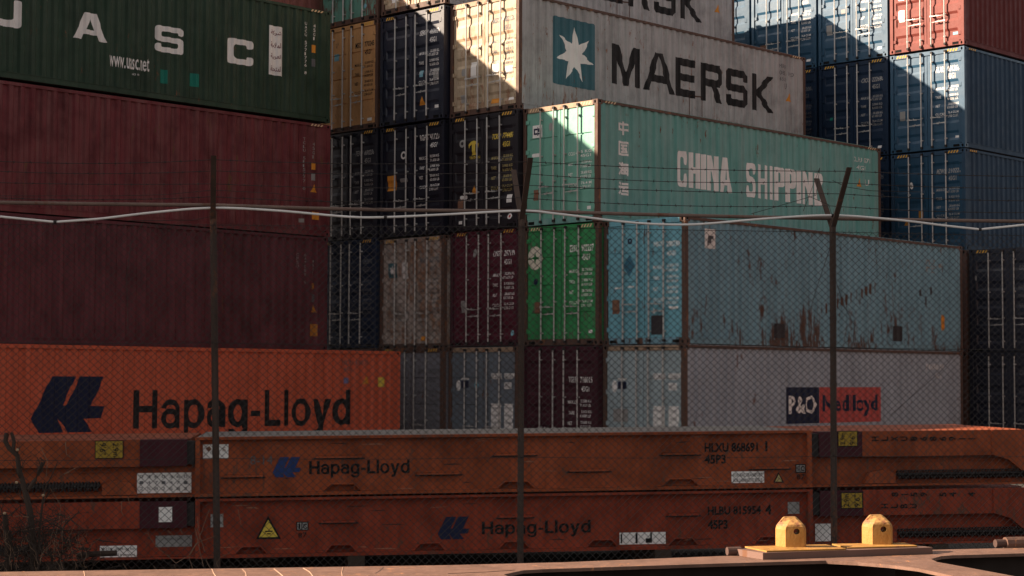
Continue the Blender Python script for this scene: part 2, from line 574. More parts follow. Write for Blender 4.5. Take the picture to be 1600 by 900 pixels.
def cont_meshes(H, style):
    key = (round(H, 3), style)
    if key in CACHE:
        return CACHE[key]
    c = {}
    mb = MB()
    xs = [0.06] + SB + [LEN - 0.06]
    z0, z1 = 0.15, H - 0.075
    for i in range(len(xs) - 1):
        a, b = xs[i], xs[i + 1]
        da, db = side_depth(a), side_depth(b)
        mb.add([(a, da, z0), (b, db, z0), (b, db, z1), (a, da, z1)], [(0, 1, 2, 3)])
    c['side_panel'] = mb.mesh('side_panel')
    c['back_panel'] = MB().box((0.2, WID - 0.05, 0.14), (LEN - 0.06, WID - 0.02, H - 0.07)).box((LEN - 0.05, 0.1, 0.14), (LEN - 0.02, WID - 0.06, H - 0.07)).mesh('back_panel')
    c['roof'] = MB().box((0.1, 0.03, H - 0.04), (LEN - 0.1, WID - 0.03, H + 0.004)).mesh('roof')
    c['floor_pan'] = MB().box((0.1, 0.06, 0.002), (LEN - 0.1, WID - 0.03, 0.14)).mesh('floor_pan')
    cx, cy, cz = 0.178, 0.162, 0.118
    c['corner_post'] = MB().box((0.004, 0.004, cz), (0.12, 0.105, H - cz)).mesh('corner_post')
    c['corner_post_back'] = MB().box((0.004, WID - 0.105, cz), (0.12, WID - 0.004, H - cz)).mesh('corner_post')
    c['corner_post_far'] = MB().box((LEN - 0.12, 0.004, cz), (LEN - 0.004, 0.14, H - cz)).mesh('corner_post')
    c['top_rail'] = MB().box((cx, 0.0, H - 0.075), (LEN - cx, 0.06, H - 0.012)).mesh('top_rail')
    mb = MB()
    mb.box((cx, 0.0, 0.012), (LEN - cx, 0.04, 0.155))
    mb.box((cx, -0.012, 0.138), (LEN - cx, 0.03, 0.150))
    c['bottom_rail'] = mb.mesh('bottom_rail')
    mb = MB()
    mb.box((0.012, cy, H - 0.128), (0.10, WID - cy, H - 0.012))
    c['door_header'] = mb.mesh('door_header')
    mb = MB()
    mb.box((0.012, cy, 0.012), (0.10, WID - cy, 0.15))
    for s in (cy + 0.02, WID - cy - 0.22):
        mb.box((0.010, s, 0.03), (0.02, s + 0.20, 0.105), 1)
    c['door_sill'] = mb.mesh('door_sill')
    c['gasket'] = MB().box((0.085, 0.10, 0.14), (0.11, WID - 0.10, H - 0.12)).mesh('gasket')

    # corner casting with oval holes on the end and side faces (corner at the origin, growing +x +y +z)
    def casting(holes):
        mb = MB()

        def face(o, ex, ey, w, h, hole):
            n = 12
            cx_, cy_ = w / 2, h / 2
            inn = []
            for i in range(n):
                a = 2 * math.pi * i / n
                inn.append((cx_ + math.cos(a) * 0.030, cy_ + math.sin(a) * 0.042))
            P = lambda a, b, d=0.0: tuple(Vector(o) + Vector(ex) * a + Vector(ey) * b + Vector(ex).cross(Vector(ey)) * (-d))
            if not hole:
                mb.add([P(0, 0), P(w, 0), P(w, h), P(0, h)], [(0, 1, 2, 3)])
                return
            out = []
            for i in range(n):
                a = 2 * math.pi * i / n
                ca, sa = math.cos(a), math.sin(a)
                k = min((w / 2) / max(1e-6, abs(ca)), (h / 2) / max(1e-6, abs(sa)))
                out.append((cx_ + ca * k, cy_ + sa * k))
            # exact corners
            cor = [(w, h), (0, h), (0, 0), (w, 0)]
            for q in cor:
                j = min(range(n), key=lambda t: (out[t][0] - q[0]) ** 2 + (out[t][1] - q[1]) ** 2)
                out[j] = q
            vs = [P(*p) for p in out] + [P(*p) for p in inn] + [P(*p, 0.03) for p in inn]
            mb.add(vs, [(i, (i + 1) % n, n + (i + 1) % n, n + i) for i in range(n)])
            mb.add(vs, [(n + i, n + (i + 1) % n, 2 * n + (i + 1) % n, 2 * n + i) for i in range(n)], 1)
            mb.add(vs, [tuple(2 * n + i for i in range(n))], 1)
        X, Y, Z = (1, 0, 0), (0, 1, 0), (0, 0, 1)
        face((0, cy, 0), (0, -1, 0), Z, cy, cz, 'end' in holes)          # faces -x
        face((0, 0, 0), X, Z, cx, cz, 'side' in holes)                   # faces -y
        face((0, 0, cz), X, Y, cx, cy, False)
        face((0, cy, 0), X, (0, -1, 0), cx, cy, False)
        face((cx, 0, 0), Y, Z, cy, cz, False)
        face((cx, cy, 0), (-1, 0, 0), Z, cx, cz, False)
        return mb
    me = bpy.data.meshes.new('corner_casting')
    k = casting(('end', 'side'))
    me.from_pydata(k.v, [], k.f)
    me.polygons.foreach_set('material_index', k.m)
    c['corner_casting'] = me

    # door leaf
    def leaf(ya, yb):
        mb = MB()
        z0, z1 = 0.155, H - 0.132
        zs = sorted({z0, z1, *[z for z in door_breaks(style, H) if z0 < z < z1]})
        e = 0.085
        ys = [ya, ya + e, ya + e + 0.03, yb - e - 0.03, yb - e, yb]
        hy = [0, 0, 1, 1, 0, 0]
        P = lambda i, j: (DX + (door_depth(zs[i], style, H) - DX) * hy[j], ys[j], zs[i])
        vs = [P(i, j) for i in range(len(zs)) for j in range(6)]
        fs = [(i * 6 + j, i * 6 + j + 1, (i + 1) * 6 + j + 1, (i + 1) * 6 + j) for i in range(len(zs) - 1) for j in range(5)]
        mb.add(vs, fs)
        # rim thickness
        for yy, sgn in ((ya, 1), (yb, -1)):
            mb.add([(DX, yy, z0), (DX, yy, z1), (0.084, yy, z1), (0.084, yy, z0)], [(0, 1, 2, 3)])
        mb.add([(DX, ya, z1), (DX, yb, z1), (0.084, yb, z1), (0.084, ya, z1)], [(0, 1, 2, 3)])
        return mb.mesh('door')
    mid = WID / 2
    c['door_r'] = leaf(0.115, mid - 0.008)
    c['door_l'] = leaf(mid + 0.008, WID - 0.115)

    mb = MB()
    mb.tube([(0, 0, 0.075), (0, 0, H - 0.055)], 0.019, 8, 0)
    for z in (0.085, H - 0.075):
        mb.box((-0.020, -0.032, z - 0.030), (0.04, 0.028, z + 0.030), 1)
    for z in (0.30, 0.95 if style == 'corr' else 1.05, H * 0.58, H - 0.33):
        mb.box((0.0, -0.034, z - 0.016), (0.066, 0.030, z + 0.016), 0)
    c['locking_bar'] = mb.mesh('locking_bar')

    mb = MB()                                                       # handle points to -y (right) from its bar
    mb.prism([(-0.02, -0.016), (-0.02, 0.016), (-0.20, 0.004), (-0.40, -0.004), (-0.40, -0.016), (-0.20, -0.014)], 'x', -0.006, 0.006)
    mb.prism([(-0.205, -0.030), (-0.175, 0.030), (-0.19, 0.036), (-0.225, -0.024)], 'x', -0.010, 0.012)
    mb.box((-0.010, -0.27, -0.024), (0.05, -0.23, 0.012))
    mb.box((-0.012, -0.028, -0.022), (0.008, 0.028, 0.022))
    c['handle'] = mb.mesh('handle')

    mb = MB()
    mb.box((0.012, 0.0, -0.045), (0.034, 0.11, 0.045))
    mb.tube([(0.008, 0.02, -0.055), (0.008, 0.02, 0.055)], 0.011, 6)
    c['hinge'] = mb.mesh('hinge')
    CACHE[key] = c
    return c


BARS = (1.83, 1.40, 1.05, 0.61)


def hazard(x0, z0, w, h, n=4):
    g = []
    s = w / n
    for i in range(n):
        a = x0 + i * s
        g.append(([(a, z0), (a + s * 0.5, z0), (a + s * 1.0, z0 + h), (a + s * 0.5, z0 + h)], [(0, 1, 2, 3)]))
    return g


GROUP = 'stacked shipping containers'


def container(u, v, z, body, label, style='corr', frame=None, header=None, H=HGT, bars=None, haz=None, simple=False,
              rear_details=False, hinge=True, group=GROUP, sill=None, door_mat=None):
    loc = P0 + UX * u + VX * v
    loc.z = z
    t = thing('shipping_container', label, 'container', loc, ANG, group)
    c = cont_meshes(H, style)
    frame = frame or body
    header = header or frame
    sill = sill or frame
    bars = bars or M_GALV
    dm = door_mat or body
    reuse('side_panel', c['side_panel'], body, t)
    reuse('roof', c['roof'], body, t)
    reuse('back_panel', c['back_panel'], body, t)
    reuse('floor_pan', c['floor_pan'], M_DARKMETAL, t)
    for k in ('corner_post', 'corner_post_back', 'corner_post_far'):
        reuse('corner_post', c[k], frame, t)
    reuse('top_rail', c['top_rail'], frame if not rear_details else body, t)
    reuse('bottom_rail', c['bottom_rail'], body, t)
    cm = [frame, M_HOLE]
    for (sx, x) in ((1, 0), (-1, LEN)):
        for (sy, y) in ((1, 0), (-1, WID)):
            if simple and (sx == -1 or sy == -1):
                continue
            for zz in (0, H - 0.118):
                o = reuse('corner_casting', c['corner_casting'], cm, t, (x, y, zz))
                o.scale = (sx, sy, 1)
    d_r = reuse('door', c['door_r'], dm, t)
    d_l = reuse('door', c['door_l'], dm, t)
    reuse('gasket', c['gasket'], M_RUBBER, t)
    hd = reuse('door_header', c['door_header'], header, t)
    reuse('door_sill', c['door_sill'], [sill, M_HOLE], t)
    if not simple:
        for i, y in enumerate(BARS):
            d = d_l if i < 2 else d_r
            b = reuse('locking_bar', c['locking_bar'], [bars, M_DARKMETAL], d, (-0.028, y, 0))
            hz = (0.93, 0.76)[i % 2]
            h = reuse('handle', c['handle'], bars, d, (-0.045, y, hz))
            if i % 2:
                h.scale = (1, -1, 1)
        if hinge:
            for k in range(4):
                zz = 0.35 + k * (H - 0.7) / 3
                reuse('hinge', c['hinge'], dm, d_r, (0.0, 0.085, zz))
                h = reuse('hinge', c['hinge'], dm, d_l, (0.0, WID - 0.085, zz))
                h.scale = (1, -1, 1)
        if haz:
            for a in (0.21, WID - 0.57):
                decal('hazard_stripes', hazard(a, H - 0.105, 0.36, 0.075), haz, hd, lambda q, zz: (0.009, WID - q, zz))
            for a in (0.25, LEN - 0.67):
                decal('hazard_stripes', hazard(a, H - 0.072, 0.42, 0.055), haz, t, lambda x, zz: (x, -0.003, zz))
    t_ = dict(obj=t, door_l=d_l, door_r=d_r, style=style, H=H)
    return t_


def on_side(c, name, geos, m, lift=0.004):
    side = [o for o in c['obj'].children if o.name.startswith('side_panel')][0]
    return decal(name, geos, m, side, lambda x, z: (x, side_depth(x) - lift, z), SB)


def on_door(c, name, geos, m, right=True, lift=0.004):
    st, H = c['style'], c['H']
    return decal(name, geos, m, c['door_r'] if right else c['door_l'],
                 lambda s, z: (door_depth(z, st, H) - lift, WID - s, z), door_breaks(st, H), 1)


def id_block(c, owner, num, digit, code, ink, weights=True, s=1.50, z=2.22, wink=None, h=0.145, lines=None):
    """identification number, size code and the weight table on the right-hand door"""
    g = [txt(owner, s, z, s + 0.29, z + h, 0.022), txt(num, s + 0.37, z, s + 0.76, z + h, 0.022),
         txt(code, s + 0.38, z - 0.21, s + 0.63, z - 0.21 + h * 0.9, 0.022)]
    if digit:
        g.append(txt(digit, s + 0.82, z, s + 0.875, z + h, 0.022))
    on_door(c, 'identification_number', g, ink)
    if weights:
        w = []
        zz = z - 0.50
        for nm, a, b in (lines or (('MAX.GR.', '32.500 KG', '71.650 LB'), ('TARE', '3.900 KG', '8.600 LB'), ('NET', '28.600 KG', '63.050 LB'),
                                  ('CU.CAP.', '76.4 CU.M', '2.700 CU.FT'))):
            w.append(txt(nm, s - 0.02, zz, s - 0.02 + 0.046 * len(nm), zz + 0.082, 0.015))
            w.append(txt(a, s + 0.38, zz + 0.035, s + 0.72, zz + 0.105, 0.015))
            w.append(txt(b, s + 0.36, zz - 0.065, s + 0.70, zz + 0.005, 0.015))
            zz -= 0.25
        on_door(c, 'weight_table', w, wink or ink)


def triangle(x, z, s):
    return ([(x, z), (x + s, z), (x + s / 2, z + s * 0.95)], [(0, 1, 2)])


def paint(name, base, **k):
    k.setdefault('seed', rng.uniform(0, 40))
    return mat(name, base, **k)


# paints
RUSTY = (0.16, 0.075, 0.04)
pG = paint('grey paint', (0.405, 0.400, 0.400), streak=0.65, blotch=0.4, spots=0.3, rust_low=0.7, spot_col=(0.16, 0.08, 0.05))
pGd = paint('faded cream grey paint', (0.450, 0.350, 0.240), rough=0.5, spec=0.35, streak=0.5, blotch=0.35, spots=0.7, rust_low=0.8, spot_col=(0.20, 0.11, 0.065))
pG2 = paint('weathered grey paint', (0.42, 0.36, 0.32), streak=0.5, blotch=0.7, spots=1.2, rust_low=0.7, spot_col=(0.20, 0.115, 0.075))
pRustFrame = paint('rust brown frame', (0.115, 0.066, 0.05), streak=0.5, spots=0.5, spot_col=(0.16, 0.07, 0.035), bump=0.4)
pRustLight = paint('rust tan frame', (0.36, 0.25, 0.17), streak=0.5, spots=0.7, spot_col=(0.17, 0.08, 0.045), bump=0.4)
pBlue = paint('faded sea blue paint', (0.195, 0.365, 0.455), streak=0.5, spots=0.42, rust_low=1.25, spot_col=(0.07, 0.038, 0.028))
pBlueDoor = paint('sea blue door paint', (0.170, 0.420, 0.510), streak=0.3, spots=0.3, rust_low=0.3)
pPO = paint('pale grey paint', (0.375, 0.430, 0.500), streak=0.35, spots=0.12, rust_low=0.2)
pPOdoor = paint('blue grey door paint', (0.36, 0.44, 0.47), streak=0.3, spots=0.25, rust_low=0.2)
pSlate = paint('slate grey paint', (0.17, 0.20, 0.235), streak=0.3, spots=0.25, rust_low=0.3)
pAsh = paint('ash grey paint', (0.22, 0.22, 0.25), streak=0.3, spots=0.2)
pMar1 = paint('deep maroon paint', (0.068, 0.018, 0.029), streak=0.3, blotch=0.3)
pMar2 = paint('maroon door paint', (0.104, 0.019, 0.034), streak=0.3)
pMar3 = paint('wine red paint', (0.185, 0.038, 0.046), streak=0.85, blotch=0.6, spots=0.12, fade=(0.20, 0.075, 0.075))
pMar4 = paint('dark wine red paint', (0.125, 0.034, 0.044), streak=0.7, blotch=0.55, spots=0.08)
pMarRoof = paint('dusty rose paint', (0.270, 0.102, 0.090), streak=0.3)
pGreen = paint('dark green paint', (0.032, 0.065, 0.042), streak=0.5, blotch=0.4, fade=(0.06, 0.085, 0.06), spots=0.06)
pEver = paint('bright green paint', (0.045, 0.300, 0.105), streak=0.5, blotch=0.35, spots=0.35, rust_low=0.6, spot_col=(0.09, 0.08, 0.06))
pTeal = paint('jade green paint', (0.165, 0.410, 0.375), streak=0.5, spots=0.12, rust_low=0.25, fade=(0.30, 0.42, 0.40))
pTealDoor = paint('jade door paint', (0.160, 0.420, 0.330), rough=0.45, spec=0.6, streak=0.25, spots=0.08)
pNavy = paint('black navy paint', (0.014, 0.015, 0.027), streak=0.25, rough=0.46, spec=0.3)
pNavy2 = paint('ink blue paint', (0.015, 0.019, 0.038), streak=0.25, rough=0.44, spec=0.6)
pNavy3 = paint('charcoal paint', (0.022, 0.019, 0.025), streak=0.25, rough=0.46, spec=0.3)
pNavy4 = paint('midnight blue paint', (0.012, 0.024, 0.059), streak=0.25)
pTan = paint('tan paint', (0.620, 0.330, 0.140), streak=0.3, spots=0.2, rust_low=0.6, spot_col=(0.16, 0.09, 0.05))
pOldGreen = paint('rusted green paint', (0.13, 0.30, 0.24), streak=0.5, spots=0.8, rust_low=1.2, spot_col=(0.10, 0.05, 0.04))
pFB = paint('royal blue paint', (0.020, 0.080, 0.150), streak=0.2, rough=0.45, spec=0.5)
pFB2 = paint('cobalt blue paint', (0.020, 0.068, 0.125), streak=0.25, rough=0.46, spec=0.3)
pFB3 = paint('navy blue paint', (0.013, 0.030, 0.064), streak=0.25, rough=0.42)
pFBside = paint('shaded blue side paint', (0.030, 0.068, 0.120), streak=0.25)  # blue for the long sides, darkened to put their shade in the colour
pRed = paint('brick red paint', (0.200, 0.047, 0.037), streak=0.2, rough=0.45)
pOrange = paint('orange paint', (0.640, 0.125, 0.060), streak=0.4, spots=0.06, blotch=0.2)
pPlain = paint('plain brown paint', (0.12, 0.07, 0.06), streak=0.3)


def b_(t):
    return (t - 1) * TIER + 0.05


UA, UB, UC, UD, UE = 0.0, -0.17, -0.294, -0.454, -0.486
VA, VB, VC, VD, VE = 0.0, 2.458, 4.926, 7.40, 9.93

# ---- A column, nearest on the right
A1 = container(UA, VA, b_(1), pPO, 'pale grey container with blue and red name panels on its long side', 'flat', pRustFrame, pRustLight, haz=None, door_mat=pPOdoor)
A2 = container(UA + 0.03, VA, b_(2), pBlue, 'faded blue container with rust streaks along the foot of its long side', 'flat', pRustFrame, pBlueDoor, sill=pBlue, door_mat=pBlueDoor)
B1 = container(UB, VB, b_(1), pMar1, 'dark maroon container, doors below the bright green container', 'corr', haz=None)
B2 = container(UB + 0.04, VB, b_(2), pEver, 'bright green container with a round white emblem on its door', 'flat', pRustFrame, pEver, haz=M_HAZPALE, sill=pRustFrame)
B3 = container(UB, VB, b_(3), pTeal, 'jade green container with Chinese characters and large white lettering on its side', 'flat', pRustFrame, pRustLight, haz=M_HAZPALE, sill=pTeal, door_mat=pTealDoor)
C1 = container(UC, VC, b_(1), pSlate, 'slate grey container with white data blocks, below the maroon doors', 'flat', pRustFrame, pRustLight)
C2 = container(UC + 0.05, VC, b_(2), pMar2, 'wine red container with white weight table, between slate grey and charcoal ones', 'corr', pMar1, pMar2, haz=M_HAZ)
C3 = container(UC - 0.02, VC, b_(3), pNavy3, 'charcoal container with yellow numbers and a yellow emblem on its doors', 'corr', haz=M_HAZ)
C4 = container(UC, VC, b_(4), pG, 'grey container with white star on blue square, doors half sunlit', 'corr', pRustFrame, pRustLight, haz=M_HAZPALE, door_mat=pGd)
D1 = container(UD, VD, b_(1), pAsh, 'ash grey container half hidden behind the end of the orange container', 'flat', pRustFrame, haz=M_HAZ)
D2 = container(UD + 0.02, VD, b_(2) - 0.06, pG2, 'rust stained grey container with a small star sticker on its door', 'corr', pRustFrame, pG2, haz=M_HAZ, sill=pRustFrame)
D3 = container(UD, VD, b_(3) - 0.03, pNavy, 'black navy container with an orange notice on its left door', 'corr', haz=M_HAZ)
D4 = container(UD - 0.03, VD, b_(4), pNavy2, 'ink blue container whose upper right door corner is sunlit', 'corr', haz=M_HAZ)
D5 = container(UD, VD, b_(5) + 0.05, pG, 'grey container on top, only the foot of its black lettering in view', 'corr', pRustFrame, haz=M_HAZPALE, door_mat=pGd)
E1 = container(UE, VE, b_(1), pPlain, 'plain brown container hidden at the foot of the stacks', 'flat', group='hidden containers at the foot of the stacks', simple=True)
E2 = container(UE, VE, b_(2), pNavy4, 'midnight blue container in the dark gap beside the rust stained grey one', 'corr', haz=M_HAZ)
E3 = container(UE + 0.02, VE, b_(3), pNavy, 'black container under the tan container', 'corr', haz=M_HAZ)
E4 = container(UE, VE, b_(4), pTan, 'tan container with black numbers on its doors', 'flat', pRustFrame, pTan, haz=M_HAZ)
E5 = container(UE, VE, b_(5), pOldGreen, 'rusted green container on top of the tan container', 'flat', pRustFrame)

# ---- left stack, long sides towards the camera
UL, VL = -1.935 - LEN, 10.132
L1 = container(UL, VL, b_(1) - 0.06, pPlain, 'plain brown container hidden at the foot of the stacks', 'flat', group='hidden containers at the foot of the stacks', simple=True)
L2 = container(UL - 0.03, VL, b_(2) - 0.08, pMar4, 'dark wine red container directly above the orange container', 'corr', rear_details=True)
L3 = container(UL + 0.03, VL, b_(3) - 0.07, pMar3, 'wine red container under the dark green container', 'corr', haz=M_HAZPALE)
L4 = container(UL, VL, b_(4) - 0.02, pGreen, 'dark green container with widely spaced white capitals', 'corr', pGreen, haz=M_HAZPALE)
for t in range(1, 5):
    container(UL, VL + 2.48, b_(t), pPlain, 'plain brown container hidden at the foot of the stacks', 'flat', simple=True, group='hidden containers at the foot of the stacks')
container(-0.27 - LEN, VL + 2.48, b_(5), pMarRoof, 'dusty rose container behind and above the dark green container', 'flat', pMarRoof)
HH = 2.77
HP = container(-1.796 - LEN, 7.501, 0.05, pOrange, 'orange container with a dark blue emblem and large black name', 'corr', pOrange, H=HH)

# ---- stack behind on the right
UG = 13.5
VG = (0.613, 3.127, 5.64, 8.155)
G03 = container(UG, VG[0], b_(3), pFBside, 'cobalt blue container, third tier of the blue stack', 'corr', pFBside, haz=M_HAZ, door_mat=pFB2)
G04 = container(UG, VG[0], b_(4) + 0.02, pFBside, 'royal blue container with diagonal shadow on its doors, under the red container', 'corr', pFB, haz=M_HAZ, door_mat=pFB)
pRedSide = paint('shaded red side paint', (0.14, 0.032, 0.032), streak=0.3)  # darker copy of the door red, carrying the long side's shade
G05 = container(UG, VG[0], b_(5) + 0.06, pRedSide, 'brick red container on top of the blue stack', 'corr', pRed, haz=M_HAZ, door_mat=pRed)
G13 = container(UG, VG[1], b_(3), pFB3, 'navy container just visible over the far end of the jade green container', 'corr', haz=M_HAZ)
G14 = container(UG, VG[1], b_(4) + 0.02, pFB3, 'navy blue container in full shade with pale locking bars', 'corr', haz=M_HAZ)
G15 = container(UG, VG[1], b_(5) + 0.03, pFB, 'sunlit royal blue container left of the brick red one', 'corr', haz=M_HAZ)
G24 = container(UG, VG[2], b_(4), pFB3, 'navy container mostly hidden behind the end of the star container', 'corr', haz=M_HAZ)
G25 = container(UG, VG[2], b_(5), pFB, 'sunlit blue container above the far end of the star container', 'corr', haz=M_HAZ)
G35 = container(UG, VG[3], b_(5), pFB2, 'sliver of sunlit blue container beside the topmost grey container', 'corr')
H1 = container(UG, -1.90, b_(1), pNavy2, 'dark ink blue container at ground level behind the blue rusty one', 'corr')
H2 = container(UG + 0.03, -1.90, b_(2), pNavy2, 'dark ink blue container of the second tier below the cobalt blue one', 'corr', haz=M_HAZ)
for vi, ts in ((0, (1, 2)), (1, (1, 2)), (2, (1, 2, 3)), (3, (1, 2, 3, 4))):
    for t in ts:
        container(UG, VG[vi], b_(t), pPlain, 'plain brown container hidden at the foot of the stacks', 'flat', simple=True, group='hidden containers at the foot of the stacks')
# ---- stacks out of view on the left; they throw the big shadow over the fence and the racks
for (u, v, nt) in ((-40.6, -0.4, 6), (-40.6, 4.6, 5), (-27.6, 7.6, 5)):
    for t in range(1, nt + 1):
        container(u, v, b_(t), pPlain, 'plain brown container of the unseen stacks added to darken the long sides', 'flat', simple=True, group='containers outside the view')

for (u, v) in ((-6.0, -17.0), (7.0, -17.0)):  # unseen stacks on the right, added to darken the shaded long sides
    for t in range(1, 6):
        container(u, v, b_(t), pPlain, 'plain brown container of the unseen stacks added to darken the long sides', 'flat', simple=True, group='containers outside the view')

# ------------------------------------------------------------------ markings on the long sides
def maersk(z0=1.06, h=1.05):
    g = []
    for ch, x0, w in (('M', 3.51, 1.12), ('A', 4.79, 1.29), ('E', 6.11, .89), ('R', 7.21, 1.0), ('S', 8.37, .99), ('K', 9.61, .99)):
        p, f = BLK[ch]
        mx = max(a for a, b in p)
        g.append(([(x0 + a * w / mx, z0 + b * h) for a, b in p], f))
    return g


def star(cx, cz, r1, r0, n=7):
    pts = []
    for i in range(2 * n):
        a = math.pi / 2 + math.pi * i / n
        r = r1 if i % 2 == 0 else r0
        pts.append((cx + r * math.cos(a), cz + r * math.sin(a)))
    return tri2d(pts)


for c in (C4, D5):
    on_side(c, 'lettering', maersk(), M_BLACKINK)
    on_side(c, 'logo', [tri2d(roundp([(1.27, .78), (2.87, .78), (2.87, 2.5), (1.27, 2.5)], .05))], M_STARBLUE)
    on_side(c, 'star_emblem', [star(2.07, 1.60, .72, .30)], M_WHITE, 0.008)
    on_side(c, 'side_number', [txt('MSKU', 10.95, 2.45, 11.25, 2.56), txt('082 120', 10.95, 2.25, 11.6, 2.37), txt('45G1', 10.95, 2.07, 11.25, 2.18),
                               txt('U', 11.2, 1.85, 11.28, 2.02)], M_GREYINK)
    on_side(c, 'warning_triangle', [triangle(11.25, 1.5, .26)], M_AMBER)
    on_side(c, 'repair_patch', [rect(6.75, .35, 6.78, 1.15), rect(7.3, .2, 7.33, 1.15), rect(6.75, 1.12, 7.33, 1.16), rect(4.7, .18, 5.2, .24), rect(8.5, .5, 9.1, .6)], pRustFrame)

on_side(B3, 'lettering', condensed('CHINA', 2.99, 1.07, 5.22, 1.96), M_WHITE)
on_side(B3, 'lettering', condensed('SHIPPING', 5.82, 1.03, 9.34, 1.92), M_WHITE)


def strokes(segs, x, z, w, h, th):
    g = []
    for k, (a, b, c, d) in enumerate(segs):
        p, q = Vector((x + a * w, z + b * h)), Vector((x + c * w, z + d * h))
        u = (q - p).normalized()
        n = Vector((-u.y, u.x)) * th / 2
        p, q = p - u * th * .35, q + u * th * .35
        g.append(([tuple(p - n), tuple(q - n), tuple(q + n), tuple(p + n)], [(0, 1, 2, 3)], .0004 * k))
    return g


HAN = (
    (2.13, [(0, .32, 0, .82), (0, .82, 1, .82), (1, .82, 1, .32), (0, .36, 1, .36), (.5, 0, .5, 1)]),
    (1.64, [(0, 0, 0, 1), (0, 1, 1, 1), (1, 1, 1, 0), (0, 0, 1, 0), (.24, .76, .76, .76), (.28, .5, .72, .5), (.22, .22, .78, .22), (.5, .22, .5, .76), (.64, .42, .72, .32)]),
    (1.15, [(.05, .92, .18, .82), (0, .62, .13, .54), (.02, .06, .18, .34), (.44, 1, .32, .78), (.40, .86, 1, .86), (.42, .66, .88, .66), (.42, .66, .36, .14), (.88, .66, .84, 0),
            (.24, .42, 1, .42), (.36, .14, .96, .14), (.60, .60, .66, .52), (.58, .34, .64, .24)]),
    (.68, [(.06, .94, .18, .82), (0, .60, .18, .60), (.18, .60, .13, .24), (.13, .24, 0, .08), (.13, .22, .32, .06), (.32, .06, 1, .02), (.42, .88, .90, .88), (.34, .62, 1, .62),
           (.60, .62, .46, .30), (.46, .30, .86, .28), (.76, .46, .94, .20)]),
)
for z, segs in HAN:
    on_side(B3, 'chinese_character', strokes(segs, .79, z + .02, .36, .29, .052), M_WHITE)
on_side(B3, 'side_number', [txt('CLHU 0571', 10.85, 2.42, 11.65, 2.55), txt('45G1', 11.0, 2.2, 11.4, 2.32), txt('U', 11.45, 1.78, 11.6, 1.95)], M_WHITE)
on_side(B3, 'warning_triangle', [triangle(11.0, 1.72, .27)], M_AMBER)

g = []
for ch, x0, x1 in (('U', 2.40, 3.27), ('A', 4.60, 5.49), ('S', 6.82, 7.64), ('C', 8.92, 9.71)):
    p, f = EXT[ch]
    g.append(([(x0 + a * (x1 - x0), 1.15 + b * .63) for a, b in p], f))
on_side(L4, 'lettering', g, M_WHITE)
on_side(L4, 'web_address', [txt('www.uasc.net', 5.56, .62, 6.65, .93, 0.01)], M_WHITE)
on_side(L4, 'small_lettering', [txt('40 ft', 6.2, .49, 6.38, .54)], M_WHITE)
on_side(L4, 'name_panel', [rect(10.2, 1.02, 10.64, 2.27)], M_WHITE)
# Arabic name, presentation forms set left to right
ARA = ('\uFE94\uFEDB\uFEAE\uFEB7', '\uFE94\uFEA3\uFEFC\uFEE4\uFEDF\uFE8D', '\uFE94\uFEF4\uFE91\uFEAE\uFECC\uFEDF\uFE8D', '\uFE93\uFEAA\uFEA4\uFE98\uFEE4\uFEDF\uFE8D')
g = [txt(a, 10.25, 2.27 - .30 * (i + 1) + .05, 10.59, 2.27 - .30 * (i + 1) + .19, 0.01) for i, a in enumerate(ARA)]
on_side(L4, 'arabic_lettering', g, M_MAROONINK, 0.008)
on_side(L4, 'paint_patch', [rect(6.96, .40, 7.17, .73), rect(7.82, .43, 8.09, .75)], M_TEAL)


def vcode(c, cols, m):
    g = [txt(b, x, z0, x + .10, z1, 0.0, -90) for b, x, z0, z1 in cols]
    on_side(c, 'side_number', g, m)


def vstack(c, cols, m):
    """upright characters set one below the other"""
    g = []
    for s, x, z1, st in cols:
        for i, ch in enumerate(s):
            if ch != ' ':
                g.append(txt(ch, x, z1 - st * (i + 1) + st * .25, x + (.035 if ch in '1I' else .075), z1 - st * i))
    on_side(c, 'side_number', g, m)


vstack(L4, (('UACU 5771776 8', 11.34, 2.52, .098), ('45G1', 11.62, 2.5, .11)), M_WHITE)
on_side(L4, 'sticker', [rect(11.58, 1.76, 11.72, 1.96)], M_AMBER)
on_side(L4, 'notice', [rect(11.58, 1.40, 11.72, 1.60)], M_GREYINK)
vstack(L3, (('TCLU 5115777 0', 11.30, 2.5, .098), ('45G1', 11.60, 2.4, .11)), M_GREY)
on_side(L3, 'sticker', [rect(11.58, 1.7, 11.74, 1.88), rect(11.6, .42, 11.85, .62)], M_AMBER)
on_side(L3, 'warning_triangle', [triangle(11.56, 1.12, .22)], M_AMBER)
on_side(L3, 'notice', [rect(11.58, 1.42, 11.72, 1.6), rect(11.2, .32, 11.35, .42)], M_GREY)
vstack(L2, (('CPSU', 11.20, 2.45, .098), ('647589 0', 11.45, 2.45, .098), ('45G1', 11.7, 2.3, .1)), M_GREY)
on_side(L2, 'sticker', [rect(11.68, 1.55, 11.78, 1.7), rect(11.64, .35, 11.88, .66)], mat('dull amber', (0.45, 0.19, 0.03), streak=0.4, bump=0))
on_side(L2, 'notice', [rect(11.68, 1.22, 11.8, 1.42)], M_GREYINK)
on_side(L2, 'warning_triangle', [triangle(11.66, .96, .2)], mat('dull amber', (0.45, 0.19, 0.03)))

